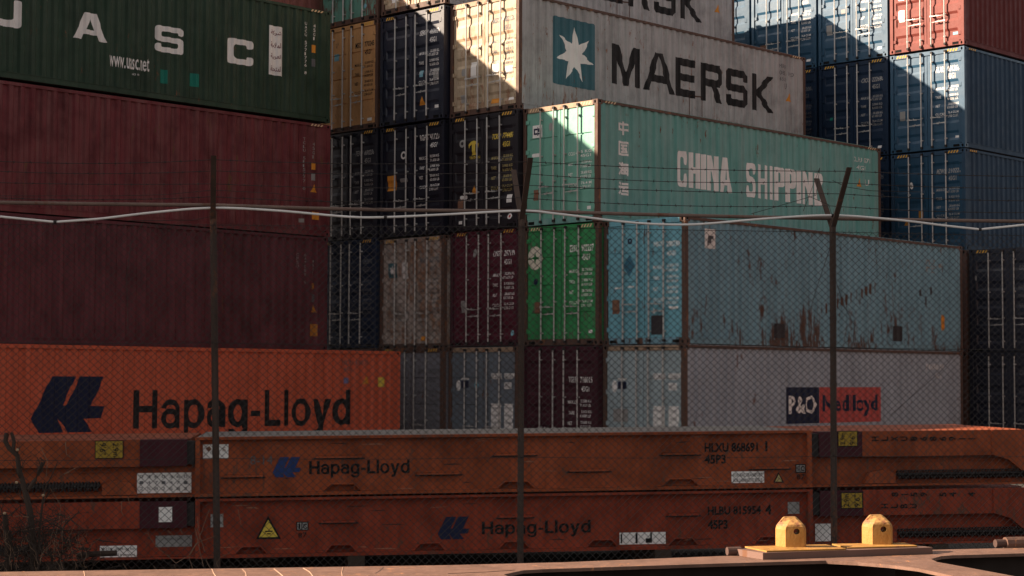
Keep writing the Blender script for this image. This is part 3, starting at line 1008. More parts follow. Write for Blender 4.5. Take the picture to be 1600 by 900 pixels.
p, f = HL
on_side(HP, 'logo', [([(2.01 + a * 1.72, .95 + b * 1.17) for a, b in p], f)], M_NAVYINK)
on_side(HP, 'lettering', grotesque('Hapag-Lloyd', 4.46, 1.0, 10.61, 1.83), M_BLACKINK)
on_side(HP, 'side_number', [txt('HLXU 616070', 10.35, 2.43, 11.15, 2.55), txt('45G1', 10.4, 2.27, 10.65, 2.37)], M_GREYINK)
on_side(HP, 'sticker', [rect(10.4, 1.98, 10.52, 2.12)], mat('lilac sticker', (0.2, 0.18, 0.33), streak=0.3, bump=0))
on_side(HP, 'warning_triangle', [triangle(10.98, 1.97, .22)], M_AMBER)
on_side(HP, 'yellow_sticker', [rect(11.5, 1.9, 11.67, 2.13)], M_YEL)

on_side(A1, 'navy_panel', [rect(3.97, 1.05, 5.33, 1.93)], M_NAVYINK)
on_side(A1, 'red_panel', [rect(5.36, 1.05, 8.07, 1.93)], M_REDINK)
on_side(A1, 'white_lettering', [txt('P&O', 4.05, 1.28, 5.20, 1.73, 0.02)], M_WHITE, 0.008)
on_side(A1, 'navy_lettering', [txt('Nedlloyd', 5.46, 1.20, 7.95, 1.74, 0.02)], M_NAVYINK, 0.008)
on_side(A1, 'side_number', [txt('PONU 0190', 10.37, 2.40, 11.25, 2.55), txt('45G1', 10.75, 2.17, 11.05, 2.3)], M_WHITE)
on_side(A2, 'notice', [rect(.74, 2.2, 1.15, 2.65)], M_WHITE)
on_side(A2, 'notice_print', [rect(.85, 2.33, 1.0, 2.45), rect(.9, 2.42, 1.05, 2.5), rect(.82, 2.27, .92, 2.36)], M_GREYINK, 0.008)
on_side(A2, 'side_number', [txt('45', 10.3, 2.1, 10.5, 2.45, 0, 90), txt('HJC', 10.62, 2.1, 10.8, 2.45, 0, 90), txt('1', 11.0, 2.25, 11.1, 2.35)], M_GREY)
on_side(A2, 'amber_marker', [tri2d(roundp([(11.05, .55), (11.28, .55), (11.28, .98), (11.05, .98)], .08))], M_AMBER)
on_side(A2, 'dark_patch', [rect(9.95, 1.45, 10.12, 1.62), rect(10.25, 1.22, 10.38, 1.45), rect(3.45, .2, 3.85, .55), rect(8.7, .22, 9.1, .62), rect(10.5, 1.5, 10.66, 1.7)],
        mat('primer patch', (0.04, 0.035, 0.04), streak=0.5, bump=0))
on_side(A2, 'rust_scrape', [([(5.6 + i * .22 + rng.uniform(0, .03), .9 + i * .06 + rng.uniform(-.05, .02)), (5.66 + i * .22 + rng.uniform(0, .05), .9 + i * .06 - .05),
                             (5.7 + i * .22, 1.08 + i * .06 + rng.uniform(-.03, .06)), (5.62 + i * .22, 1.12 + i * .06)], [(0, 1, 2, 3)]) for i in range(11)], pRustFrame)

# ------------------------------------------------------------------ markings on the doors
id_block(D3, 'RGHU', '411216', '0', '45G1', M_WHITE, z=2.44)
on_door(D3, 'emblem', [ring(.88, 2.12, .055, .105)], M_WHITE, False)
on_door(D3, 'notice', [rect(.26, 1.22, .60, 1.62)], M_AMBER, False)
on_door(D3, 'placard', [tri2d(roundp([(.74, 1.42), (1.04, 1.42), (1.04, 1.52), (.74, 1.52)], .05))], M_GREY, False)
id_block(D4, 'SEKU', '466624', '1', '45G1', M_WHITE)
on_door(D4, 'warning_triangle', [triangle(1.48, .42, .24)], M_AMBER)
on_door(D4, 'placard', [rect(2.02, 1.05, 2.22, 1.32)], M_GREY)
on_door(D4, 'blue_sticker', [rect(1.5, 1.15, 1.63, 1.32)], M_LTBLUE)
on_door(D4, 'data_plate', [rect(2.05, .30, 2.2, .38)], M_WHITE)
id_block(E3, 'TEXU', '600236', '1', '45G1', M_GREY)
id_block(E4, 'MSCU', '770245', '2', '45G1', M_BLACKINK)
on_door(E4, 'blue_sticker', [rect(.62, 1.98, .82, 2.17)], M_LTBLUE, False)
on_door(E4, 'data_plate', [rect(2.0, .22, 2.18, .30)], M_WHITE)
id_block(E2, '', '282877', '7', '45G1', M_GREYINK)
on_door(E5, 'placard', [rect(1.75, .62, 1.95, .8), disc(1.88, .42, .06)[0:2]], M_LTBLUE)
id_block(D2, 'MSKU', '621703', '0', '45G1', M_GREYINK)
on_door(D2, 'logo', [rect(.30, 1.88, .62, 2.26)], M_STARBLUE, False)
on_door(D2, 'star_emblem', [star(.46, 2.07, .14, .06)], M_WHITE, False, 0.008)
on_door(D2, 'notice', [rect(.83, 1.84, 1.05, 2.26)], M_WHITE, False)
on_door(D2, 'sticker', [rect(1.55, .22, 1.78, .34)], M_AMBER)
on_door(D2, 'emblem', [disc(.98, .86, .06, .1)], M_WHITE, False)
id_block(C4, 'MSKU', '082120', '1', '45G1', M_GREYINK)
on_door(C4, 'notice', [rect(.72, .95, .92, 1.35)], M_WHITE, False)
on_door(C4, 'emblem', [disc(.46, 1.12, .07, .1), rect(.36, .35, .56, .55)], M_GREY, False)
on_door(C4, 'sticker', [rect(1.45, .22, 1.72, .34)], M_AMBER)
on_door(C4, 'data_plate', [rect(2.05, .25, 2.28, .32), rect(1.5, 1.0, 1.72, 1.2), rect(1.95, .95, 2.2, 1.1)], M_WHITE)
on_door(D5, 'placard', [rect(.35, .3, .6, .5), rect(1.9, .3, 2.1, .5)], M_WHITE, True)
id_block(C3, 'TCKU', '774487', '5', '45G1', M_YEL, wink=M_GOLDINK)
on_door(C3, 'emblem', [ring(.45, 2.22, .045, .10)], M_GREY, False)
tr = tri2d([(.70, 2.06), (.72, 2.13), (.80, 2.17), (.80, 1.94), (.76, 1.90), (.96, 1.90), (.92, 1.94), (.92, 2.17), (1.0, 2.13), (1.02, 2.06), (1.04, 2.17), (.95, 2.24), (.86, 2.26), (.77, 2.24), (.68, 2.17)])
on_door(C3, 'logo', [tr, txt('TRITON', .68, 1.80, 1.06, 1.87, 0.01)], M_YEL, False)
on_door(C3, 'warning_triangle', [triangle(.78, .92, .22)], M_AMBER, False)
on_door(C3, 'placard', [tri2d(roundp([(.35, .80), (.62, .80), (.62, .90), (.35, .90)], .05)), rect(.34, .18, .46, .26)], M_WHITE, False)
on_door(C3, 'data_plate', [rect(2.02, .62, 2.2, .82), disc(2.12, .28, .075)], M_WHITE)
on_door(C3, 'red_mark', [rect(2.09, .25, 2.15, .31)], M_REDINK, True, 0.008)
on_door(C3, 'brown_plate', [rect(.3, .58, .5, .82)], M_RUSTPLATE, False)
id_block(C2, 'LYGU', '257199', '5', '45G1', M_WHITE)
on_door(C2, 'emblem', [disc(.84, 2.34, .07, .11)], M_GREY, False)
on_door(C2, 'placard', [rect(.36, .86, .56, 1.16)], M_GREY, False)
on_door(C2, 'blue_sticker', [disc(2.16, .32, .07)], M_LTBLUE)


def po_marks(c):
    on_door(c, 'identification_panel', [rect(1.50, 2.10, 1.86, 2.24), rect(1.95, 2.10, 2.32, 2.24), rect(1.95, 1.86, 2.20, 2.02)], M_WHITE)
    on_door(c, 'identification_number', [txt('PONU', 1.52, 2.115, 1.84, 2.225), txt('251284 1', 1.97, 2.115, 2.30, 2.225), txt('45G1', 1.97, 1.88, 2.18, 2.0)], M_GREYINK, True, 0.008)
    on_door(c, 'data_panel', [rect(1.50, .76, 1.84, 1.50), rect(1.95, .76, 2.26, 1.50)], M_WHITE)
    w = []
    for i in range(4):
        w += [txt(('MAX', 'TARE', 'NET', 'CAP')[i], 1.53, 1.36 - i * .18, 1.78, 1.42 - i * .18), txt(('32500', '4020', '28480', '76.3')[i], 1.98, 1.36 - i * .18, 2.2, 1.42 - i * .18)]
    on_door(c, 'weight_table', w, M_GREYINK, True, 0.008)
    on_door(c, 'logo', [disc(.34, 1.94, .08, .14), rect(.42, 2.08, .70, 2.13)], M_WHITE, False)
    on_door(c, 'logo_panel', [rect(.44, 1.88, .70, 2.05)], M_NAVYINK, False)


po_marks(C1)
po_marks(A1)
on_door(A1, 'patch', [rect(.3, 1.12, .75, 1.42)], M_GREY, False)
on_door(C1, 'blue_sticker', [ring(.98, 1.95, .035, .08)], M_LTBLUE, False)
id_block(D1, 'MWCU', '680253', '1', '45G1', M_GREYINK)
id_block(B1, 'TGHU', '716015', '7', '45G1', M_WHITE, z=2.02)
id_block(B2, 'EISU', '902227', '0', '45G1', M_WHITE, h=0.17, z=2.22)
on_door(B2, 'emblem', [disc(.36, 2.13, .24, .29)], mat('cream disc', (0.75, 0.70, 0.58), streak=0.2, bump=0), False)
cr = tri2d([(.36, 2.28), (.33, 2.17), (.22, 2.13), (.33, 2.09), (.36, 1.98), (.39, 2.09), (.50, 2.13), (.39, 2.17)])
on_door(B2, 'emblem_cross', [cr], M_GREENINK, False, 0.008)
on_door(B2, 'brown_plate', [rect(.34, .78, .52, 1.06)], M_RUSTPLATE, False)
on_door(B2, 'blue_sticker', [disc(.38, 1.55, .07)], M_NAVYINK, False)
on_door(B2, 'data_plate', [rect(2.1, .28, 2.22, .36)], M_WHITE)
id_block(B3, '', '', '', '', M_WHITE, z=2.12, lines=(('CCLU 404', '5 KG', '45G1'), ('MAX', '32.500 KG', '71.650 LB'), ('NET', '28.600 KG', '63.050 LB'), ('CU.CAP', '76.4 M', '2.700 FT')))
on_door(B3, 'logo_panel', [rect(.30, 2.15, .62, 2.46)], M_WHITE, False)
cs = [tri2d([(.34, 2.23), (.34, 2.38), (.46, 2.38), (.46, 2.34), (.38, 2.34), (.38, 2.27), (.46, 2.27), (.46, 2.23)]),
      tri2d([(.49, 2.23), (.49, 2.27), (.55, 2.27), (.55, 2.29), (.49, 2.29), (.49, 2.38), (.59, 2.38), (.59, 2.34), (.53, 2.34), (.53, 2.33), (.59, 2.33), (.59, 2.23)]),
      rect(.465, 2.2, .485, 2.41)]
on_door(B3, 'logo', cs, M_NAVYINK, False, 0.008)
on_door(B3, 'emblem', [disc(.90, 2.38, .06, .1)], M_GREY, False)
on_door(B3, 'placard', [tri2d(roundp([(.28, 1.68), (.58, 1.68), (.58, 1.77), (.28, 1.77)], .045))], M_WHITE, False)
on_door(B3, 'brown_plate', [rect(.34, .62, .5, .88)], M_RUSTPLATE, False)
on_door(B3, 'data_plate', [rect(2.08, .3, 2.2, .38)], M_WHITE)
id_block(A2, 'HJCU', '200730', '2', '45G1', M_WHITE, h=0.13)
on_door(A2, 'dark_diamond', [([(.58, 1.83), (.76, 1.58), (.94, 1.83), (.76, 2.08)], [(0, 1, 2, 3)])], mat('diamond mark', (0.045, 0.16, 0.24), streak=0.2, bump=0), False)
on_door(A2, 'brown_plate', [rect(.24, .72, .46, 1.05)], M_RUSTPLATE, False)
on_door(A2, 'dark_patch', [rect(1.42, .22, 1.78, .66)], mat('primer patch', (0.04, 0.035, 0.04)))
on_door(A2, 'white_scuff', [tri2d([(1.95, .78), (2.2, .80), (2.22, .86), (2.05, .85), (1.93, .87)]), tri2d([(1.45, .72), (1.53, .7), (1.5, .85)]), rect(.32, 1.3, .5, 1.34), rect(.72, 1.32, .9, 1.36)], M_WHITE)
on_door(A2, 'small_emblem', [ring(.78, 2.40, .03, .07)], M_NAVYINK, False)
id_block(G03, 'MZWU', '210221', '3', '45G1', M_GREY)
on_door(G03, 'emblem', [disc(.66, 1.95, .055, .1)], M_WHITE, False)
on_door(G03, 'warning_triangle', [triangle(.4, .8, .2), rect(.9, 1.0, 1.05, 1.2)], mat('dull amber', (0.45, 0.19, 0.03)), False)
id_block(G04, 'FLXU', '881265', '8', '45G1', M_WHITE, h=0.18)
on_door(G04, 'placard', [rect(.30, .95, .48, 1.22)], M_GREY, False)
on_door(G04, 'data_plate', [rect(2.1, .3, 2.25, .36)], M_WHITE)
on_door(G05, 'placard', [tri2d(roundp([(.28, .92), (.48, .92), (.48, 1.27), (.28, 1.27)], .04)), tri2d(roundp([(.28, 1.55), (.5, 1.55), (.5, 1.65), (.28, 1.65)], .04))], M_WHITE, False)
on_door(G05, 'warning_triangle', [triangle(.78, 1.55, .22)], M_YEL, False)
on_door(G05, 'blue_sticker', [rect(2.05, .32, 2.22, .40)], M_LTBLUE)
id_block(G14, 'CICU', '222680', '0', '45G1', M_GREY)
on_door(G14, 'small_emblem', [rect(.38, 1.2, .48, 1.3)], M_TEAL, False)
on_door(G14, 'data_plate', [rect(2.05, .22, 2.18, .3)], M_WHITE)
id_block(G15, 'CICU', '221904', '6', '45G1', M_WHITE, h=0.13)
on_door(G15, 'placard', [rect(.28, .9, .48, 1.2), rect(.8, 1.48, .95, 1.62)], M_GREY, False)
on_door(G15, 'data_plate', [rect(2.05, .25, 2.2, .33)], M_WHITE)
id_block(G25, 'CICU', '220013', '8', '45G1', M_WHITE, h=0.13)
on_door(G25, 'brown_plate', [rect(.3, .7, .55, .95)], M_RUSTPLATE, False)
on_door(G25, 'data_plate', [rect(2.05, .22, 2.2, .3)], M_WHITE)
id_block(G24, 'CICU', '222001', '3', '45G1', M_GREYINK)
id_block(G13, 'CICU', '22229', '1', '45G1', M_GREYINK)
for c, n in ((H1, '223518'), (H2, '223071')):
    id_block(c, 'CICU', n, '4', '45G1', M_GREYINK, z=2.26)
on_door(H2, 'placard', [rect(.16, 2.02, .22, 2.16)], M_GREY, False)

# ------------------------------------------------------------------ ground
ground_m = mat('gravel ground', (0.055, 0.05, 0.045), 0.9, streak=0.0, blotch=0.4, bump=0.6)
gb = MB()
gb.add([(-400, -60, 0), (400, -60, 0), (400, 600, 0), (-400, 600, 0)], [(0, 1, 2, 3)])
go = build('ground', gb, ground_m)
go['kind'] = 'structure'

# ------------------------------------------------------------------ from a point of the photograph to the plane a thing stands in
CAM_M = cam_ob.matrix_world.copy()


def ray(px, py):
    d = CAM_M.to_3x3() @ Vector((px - 800.0, 450.0 - py, -FPX))
    return CAM_M.translation, d.normalized()


def on_plane(px, py, p0, n):
    o, d = ray(px, py)
    return o + d * ((Vector(p0) - o).dot(n) / d.dot(n))


# ------------------------------------------------------------------ folded flat racks
rackT = thing  # two things, one on the other
pRk1 = paint('rack orange paint', (0.310, 0.068, 0.022), streak=0.6, spots=0.45, rust_low=0.5, spot_col=(0.10, 0.04, 0.025), blotch=0.6, scale=1.6)
pRk2 = paint('rack red orange paint', (0.280, 0.045, 0.019), streak=0.6, spots=0.4, rust_low=0.5, spot_col=(0.09, 0.035, 0.022), blotch=0.6, scale=1.6)
pRkEnd = paint('rack plum paint', (0.060, 0.011, 0.018), streak=0.4)
pRkDeck = paint('grey deck', (0.220, 0.200, 0.185), streak=0.2, blotch=0.4)
pSignY = paint('yellow sign', (0.372, 0.240, 0.030), streak=0.3)
pWood = paint('dark timber', (0.05, 0.035, 0.025), streak=0.4)
mScrape = mat('scraped orange', (0.36, 0.16, 0.10), 0.7, streak=0.3, bump=0)
mScrapeDk = mat('scraped dark', (0.05, 0.025, 0.02), 0.7, streak=0.3, bump=0)
RK_YAW, RK_TILT = math.atan2(0.84, 6.86), R(0.66)
RK_LOC = Vector((0.0, 19.48, 0.228))
RKM = Matrix.Translation(RK_LOC) @ Matrix.Rotation(RK_YAW, 4, 'Z') @ Matrix.Rotation(-RK_TILT, 4, 'Y')
RKI = RKM.inverted()
RN = RKM.to_3x3() @ Vector((0, 1, 0))


def rk(px, py, y=0.0):
    """photo point -> (x, z) in the racks' frame, on the plane y"""
    p = RKI @ on_plane(px, py, RKM @ Vector((0, y, 0)), RN)
    return p.x, p.z


RH = 0.648


def rack(zb, paint_, label, slits, bumps):
    t = thing('flat_rack', label, 'flat rack', (0, 0, 0), 0, 'folded flat racks')
    t.matrix_world = RKM @ Matrix.Translation((0, 0, zb))
    hx = 3.43
    mb = MB()
    web = [(-hx, 0.61), (-hx, 0.03)]
    for (xc, w) in sorted(bumps):
        web += [(xc - w / 2, 0.03), (xc - w * .30, .108), (xc + w * .30, .108), (xc + w / 2, 0.03)]
    web += [(hx, 0.03), (hx, 0.61)]
    wt = tessellate_polygon([[Vector((a, b, 0)) for a, b in web]])
    nw = len(web)
    mb.add([(a, 0.085, b) for a, b in web] + [(a, 0.10, b) for a, b in web],
           [tuple(t) for t in wt] + [tuple(i + nw for i in reversed(t)) for t in wt] + [(i, (i + 1) % nw, (i + 1) % nw + nw, i + nw) for i in range(nw)])
    mb.box((-hx, 0.0, 0.0), (hx, 0.16, 0.034))
    mb.box((-hx, 0.0, 0.612), (hx, 0.16, 0.640))
    for s in (-1, 1):
        a, b = sorted((s * hx, s * (hx - 0.05)))
        mb.box((a, 0.004, 0.034), (b, 0.085, 0.612))
    for i in range(1, 4):                                   # faint weld seams
        x = -hx + i * 2 * hx / 4
        mb.box((x - .004, 0.081, 0.04), (x + .004, 0.086, 0.6))
    beam = build('side_beam', mb, paint_, t)
    for k in range(26):                                     # scraped bare patches
        xx, zz = rng.uniform(-hx + .1, hx - .3), rng.choice((rng.uniform(.05, .58), rng.uniform(.05, .12), rng.uniform(.5, .59)))
        ln, hh = rng.uniform(.04, .30), rng.uniform(.003, .012)
        pts = [(xx, zz), (xx + ln * .4, zz - hh * rng.uniform(.2, .8)), (xx + ln, zz + rng.uniform(-.01, .01)), (xx + ln * .7, zz + hh), (xx + ln * .25, zz + hh * .6)]
        decal('scrape', [(pts, [(0, 1, 2, 3, 4)])], rng.choice((mScrape, mScrapeDk)), beam, lambda x, z: (x, .0835, z))
    for (x0, x1, z) in slits:
        m2 = MB()
        m2.prism([(0.086, z - .010), (0.030, z - .012), (0.034, z + .006), (0.086, z + .022)], 'x', x0 + .03, x1 - .03)
        m2.box((x0, 0.078, z - .028), (x1, 0.086, z - .012), 1)  # dark strip painted in for the shaded slit under the bar
        build('lashing_bar', m2, [paint_, M_DARKMETAL], beam)
    for (xc, w) in bumps:
        m2 = MB()
        o = [(-w / 2, 0.034), (w / 2, 0.034), (w * .30, .105), (-w * .30, .105)]
        m2.box((xc - w * .6, 0.150, 0.035), (xc + w * .6, 0.158, 0.16), 0)
        m2.tube([(xc - w * .72, .074, .040), (xc + o[0][0], .074, .040), (xc + o[3][0], .074, .112), (xc + o[2][0], .074, .112), (xc + o[1][0], .074, .040), (xc + w * .72, .074, .040)], .011, 6, 1)
        build('fork_pocket', m2, [paint_, paint_], beam)
    build('deck', MB().box((-hx, 0.16, 0.585), (hx, 2.40, 0.632)), pRkDeck, t)
    build('rear_beam', MB().box((-6.05, 2.41, 0.0), (6.05, 2.5, 0.6)), paint_, t)
    for s in (-1, 1):
        m2 = MB()
        a, b = sorted((s * (hx + .002), s * 6.05))
        m2.box((a, 0.13, 0.02), (b, 0.15, 0.36))
        m2.box((a, 0.03, 0.0), (b, 0.16, 0.022))
        for k in (0.9, 1.9):
            xa, xb = sorted((s * (hx + k), s * (hx + k + .5)))
            m2.box((xa, .11, .27), (xb, .131, .285))
        build('end_beam', m2, paint_, t)
        a, b = sorted((s * 3.52, s * 4.02))
        a2, b2 = sorted((s * 4.02, s * 5.92))
        m2 = MB().box((a2, 0.012, 0.335), (b2, 0.25, 0.622))
        xa, xb = sorted((s * 4.022, s * 4.13))
        m2.box((xa, 0.006, 0.333), (xb, 0.10, 0.624))
        # hinge cheek towards the outer end
        hp = [(5.55, .34), (5.75, .28), (5.9, .16), (6.09, .12), (6.09, .62), (5.55, .62)]
        m2.prism([(s * p[0], p[1]) for p in hp], 'y', 0.0, 0.06)
        post = build('corner_post', m2, paint_, t)
        m3 = MB().box((a, 0.008, 0.335), (b, 0.25, 0.62))
        build('post_end', m3, pRkEnd, post)
        m3 = MB().box(tuple(sorted((s * 3.44, s * 3.52)))[:1] + (0.04, 0.35), tuple(sorted((s * 3.44, s * 3.52)))[1:] + (0.24, 0.60))
        build('corner_casting', m3, M_DARKMETAL, post)
        a, b = sorted((s * 3.5, s * 6.0))
        build('end_wall', MB().box((a, 0.26, 0.50), (b, 2.38, 0.622)), paint_, t)
        # assist spring
        m2 = MB()
        bare = zb == 0.0 and s == -1                  # the notice hangs where this spring's bracket would be
        x0, x1 = (5.05 if bare else 4.45, 6.0)
        n = (28 if bare else 46) * 8
        pts = []
        for i in range(n + 1):
            ph = 2 * math.pi * i / 8
            pts.append((s * (x0 + (x1 - x0) * i / n), 0.075 + 0.042 * math.cos(ph), 0.125 + 0.048 * math.sin(ph)))
        m2.tube(pts, 0.0095, 4)
        m2.tube([(s * x0, .075, .125), (s * x1, .075, .125)], .022, 6)
        build('spring', m2, M_DARKMETAL, t)
        m2 = MB().prism([(s * 4.05, .03), (s * 4.42, .03), (s * 4.42, .14), (s * 4.3, .19), (s * 4.12, .16)], 'y', 0.05, 0.12)
        if not bare:
            build('spring_bracket', m2, paint_, t)
        for zz in (0.0,):
            a, b = sorted((s * 6.05, s * 6.096))
            build('end_casting', MB().box((a, 0.0, 0.0), (b, 0.16, 0.118)), M_DARKMETAL, t)
    return t, beam


def conv(lst, zb, y=0.085):
    o = []
    for x0, x1, py in lst:
        xa, z = rk(x0, py, y)
        xb, _ = rk(x1, py, y)
        o.append((xa, xb, z - zb))
    return o


ZU = 0.663
slU = conv([(345, 415, 744), (490, 570, 714), (648, 722, 740), (768, 840, 710), (885, 955, 735), (1030, 1095, 709), (1170, 1235, 731)], ZU)
slL = conv([(498, 560, 815), (775, 835, 807), (1040, 1095, 804)], 0)
bU = [(rk(p, 765)[0], .42) for p in (535, 808, 1065)]
bL = [(rk(p, 865)[0], .34) for p in (392, 533, 672, 805, 943, 1070, 1205)]
RU, RUb = rack(ZU, pRk1, 'brownish orange folded flat rack lying on top of the redder one', slU, bU)
RL, RLb = rack(0.0, pRk2, 'redder folded flat rack underneath, with a yellow warning triangle', slL, bL)
for x in (-4.9, -1.7, 1.7, 4.9):
    bb = build('timber_bearer', MB().box((-.09, -0.05, -.11), (.09, 2.45, .11)), pWood)
    bb.matrix_world = RKM @ Matrix.Translation((x, 0, -0.112))
    bb['label'] = 'dark timber bearer under the lower folded flat rack'
    bb['category'] = 'timber'
    bb['group'] = 'bearers under the racks'


def rdecal(owner, zb, y, name, geos, m):
    return decal(name, geos, m, owner, lambda x, z: (x, y, z - zb), None)


def rbox(x0, y0, x1, y1, y=0.0):
    """pixel box -> rack rectangle (x0, z0, x1, z1)"""
    a, c = rk(x0, y1, y)
    b, d = rk(x1, y0, y)
    return a, c, b, d


Y0 = 0.080


def rt(body, x0, y0, x1, y1, y=Y0, bold=0.0, rot=0):
    a, c, b, d = rbox(x0, y0, x1, y1, y)
    return txt(body, a, c, b, d, bold, rot)


def rr(x0, y0, x1, y1, y=Y0):
    return rect(*rbox(x0, y0, x1, y1, y))


# upper rack, centre
a, c, b, d = rbox(426, 714, 470, 746, Y0)
rdecal(RUb, ZU, Y0, 'logo', [([(a + p[0] * (b - a) / 1.02, c + p[1] * (d - c)) for p in HL_LOGO], HL[1])], mat('blue emblem', (0.02, 0.045, 0.16), streak=0.3, bump=0))
a, c, b, d = rbox(483, 718, 640, 741, Y0)
rdecal(RUb, ZU, Y0, 'lettering', grotesque('Hapag-Lloyd', a, c, b, d), M_BLACK)
rdecal(RUb, ZU, Y0, 'identification_number', [rt('HLXU 868691', 1101, 691, 1184, 707, bold=.03), rt('1', 1196, 689, 1199, 705, bold=.02), rt('45P3', 1101, 710, 1134, 725, bold=.03)], M_BLACK)
rdecal(RUb, ZU, Y0, 'placard', [rr(317, 694, 357, 717)], M_WHITE)
rdecal(RUb, ZU, Y0 - .003, 'placard_print', [([rk(321, 701, Y0), rk(327, 697, Y0), rk(331, 702, Y0), rk(326, 706, Y0)], [(0, 1, 2, 3)]), rt('S', 347, 699, 353, 705)], M_RUSTPLATE)
rdecal(RUb, ZU, Y0, 'rail_notice', [rr(1143, 736, 1194, 755)], M_WHITE)
rdecal(RUb, ZU, Y0 - .003, 'rail_notice_print', [rt('FOR RAIL TRANSPORT', 1146, 739, 1191, 745), rt('BOB LASHINGS 75 BDDLE', 1146, 747, 1191, 753)], M_BLACK)
rdecal(RUb, ZU, Y0, 'warning_triangle', [([rk(1208, 754, Y0), rk(1225, 754, Y0), rk(1216.5, 738, Y0)], [(0, 1, 2)])], M_BLACK)
rdecal(RUb, ZU, Y0 - .003, 'warning_triangle_face', [([rk(1211, 752.5, Y0), rk(1222.5, 752.5, Y0), rk(1216.5, 741, Y0)], [(0, 1, 2)])], M_GOLDINK)
rdecal(RUb, ZU, Y0, 'code_plate', [rr(1243, 725, 1259, 739)], M_BLACK)
rdecal(RUb, ZU, Y0 - .003, 'code_plate_face', [rr(1244.5, 726.5, 1249, 737.5), rr(1250, 726.5, 1257.5, 737.5)], M_GREY)
rdecal(RUb, ZU, Y0 - .005, 'code_plate_print', [rt('i', 1246, 728, 1247.4, 736.5), rt('C', 1251, 728, 1256.5, 736.5, bold=.02), rt('87', 1245, 741, 1257, 749)], M_BLACK)
rdecal(RUb, ZU, Y0, 'chalk_mark', [rt('8-14', 391, 712, 426, 726)], M_GREYINK)
# lower rack, centre
a, c, b, d = rbox(684, 807, 733, 843, Y0)
rdecal(RLb, 0, Y0, 'logo', [([(a + p[0] * (b - a) / 1.02, c + p[1] * (d - c)) for p in HL_LOGO], HL[1])], M_NAVYINK)
a, c, b, d = rbox(753, 812, 923, 835, Y0)
rdecal(RLb, 0, Y0, 'lettering', grotesque('Hapag-Lloyd', a, c, b, d), M_BLACK)
rdecal(RLb, 0, Y0, 'identification_number', [rt('HLBU 815954', 1106, 790, 1189, 805, bold=.03), rt('4', 1196, 788, 1205, 804, bold=.03), rt('45P3', 1106, 812, 1137, 827, bold=.03)], M_BLACK)
rdecal(RLb, 0, Y0, 'warning_triangle', [([rk(400, 842.5, Y0), rk(439, 842, Y0), rk(419, 806, Y0)], [(0, 1, 2)])], M_BLACK)
rdecal(RLb, 0, Y0 - .003, 'warning_triangle_face', [([rk(404.5, 839.5, Y0), rk(434.5, 839, Y0), rk(419, 812, Y0)], [(0, 1, 2)])], M_YEL)
rdecal(RLb, 0, Y0 - .006, 'warning_print', [rr(414, 829, 426, 831), rr(417, 833, 423, 835), rr(412, 832, 415, 833)], M_BLACK)
rdecal(RLb, 0, Y0, 'code_plate', [rr(463, 815, 482, 829)], M_BLACK)
rdecal(RLb, 0, Y0 - .003, 'code_plate_face', [rr(464.5, 816.5, 471, 827.5), rr(472.5, 816.5, 480.5, 827.5)], M_GREY)
rdecal(RLb, 0, Y0 - .006, 'code_plate_print', [rt('1', 466.5, 818, 469, 826.5), rt('C', 473.5, 818, 479.5, 826.5, bold=.02), rt('87', 466, 832, 479, 840)], M_BLACK)
rdecal(RLb, 0, Y0, 'placard', [rr(329, 803, 349, 824), rr(1231, 784, 1249, 803)], M_GREY)
rdecal(RLb, 0, Y0, 'inspection_panel', [rr(968, 831, 1040, 851)], M_WHITE)
rdecal(RLb, 0, Y0 - .003, 'inspection_print', [rr(970, 834, 972, 849), rr(993, 833, 996, 849), rr(1016, 832, 1018.5, 848), rr(1009, 841, 1016, 848)], M_BLACK)


def kids(t, base):
    return [o for o in t.children if o.name.split('.')[0] == base]


PU, PL = kids(RU, 'corner_post'), kids(RL, 'corner_post')     # [left, right]
YP = 0.002
# height signs on the folded posts (turned a quarter)
for owner, zb, box, rot in ((PU[0], ZU, (148, 688, 193, 717), -90), (PU[1], ZU, (1309, 673, 1340, 698), 90), (PL[1], 0, (1314, 769, 1348, 795), 90)):
    x0, y0, x1, y1 = box
    rdecal(owner, zb, YP, 'height_sign_border', [rr(x0, y0, x1, y1, YP)], M_BLACK)
    rdecal(owner, zb, YP - .003, 'height_sign', [rr(x0 + 1.3, y0 + 1.3, x1 - 1.3, y1 - 1.3, YP)], pSignY)
    w = x1 - x0
    if rot == -90:
        g = [rt('2,9m', x1 - w * .40, y0 + 4, x1 - w * .17, y1 - 3, YP, .01, rot), rt("9'6\"", x0 + w * .17, y0 + 4, x0 + w * .40, y1 - 6, YP, .01, rot)]
    else:
        g = [rt('2,9m', x0 + w * .12, y0 + 3, x0 + w * .40, y1 - 3, YP, .01, rot), rt("9'6\"", x0 + w * .60, y0 + 4, x0 + w * .86, y1 - 3, YP, .01, rot)]
    rdecal(owner, zb, YP - .006, 'height_sign_print', g, M_BLACK)


def turned(owner, zb, s, x0, x1, y0, y1):
    """identification letters on a folded post: the letters lie on their backs"""
    g = []
    st = (x1 - x0) / len(s)
    for i, ch in enumerate(s):
        if ch != ' ':
            e = 2.6 if ch in '1I' else 0.0
            g.append(rt(ch, x0 + i * st, y0 + e, x0 + i * st + st * .72, y1 - e, -0.004, .02, 90))
    rdecal(owner, zb, -0.004, 'identification_number', g, M_BLACK)


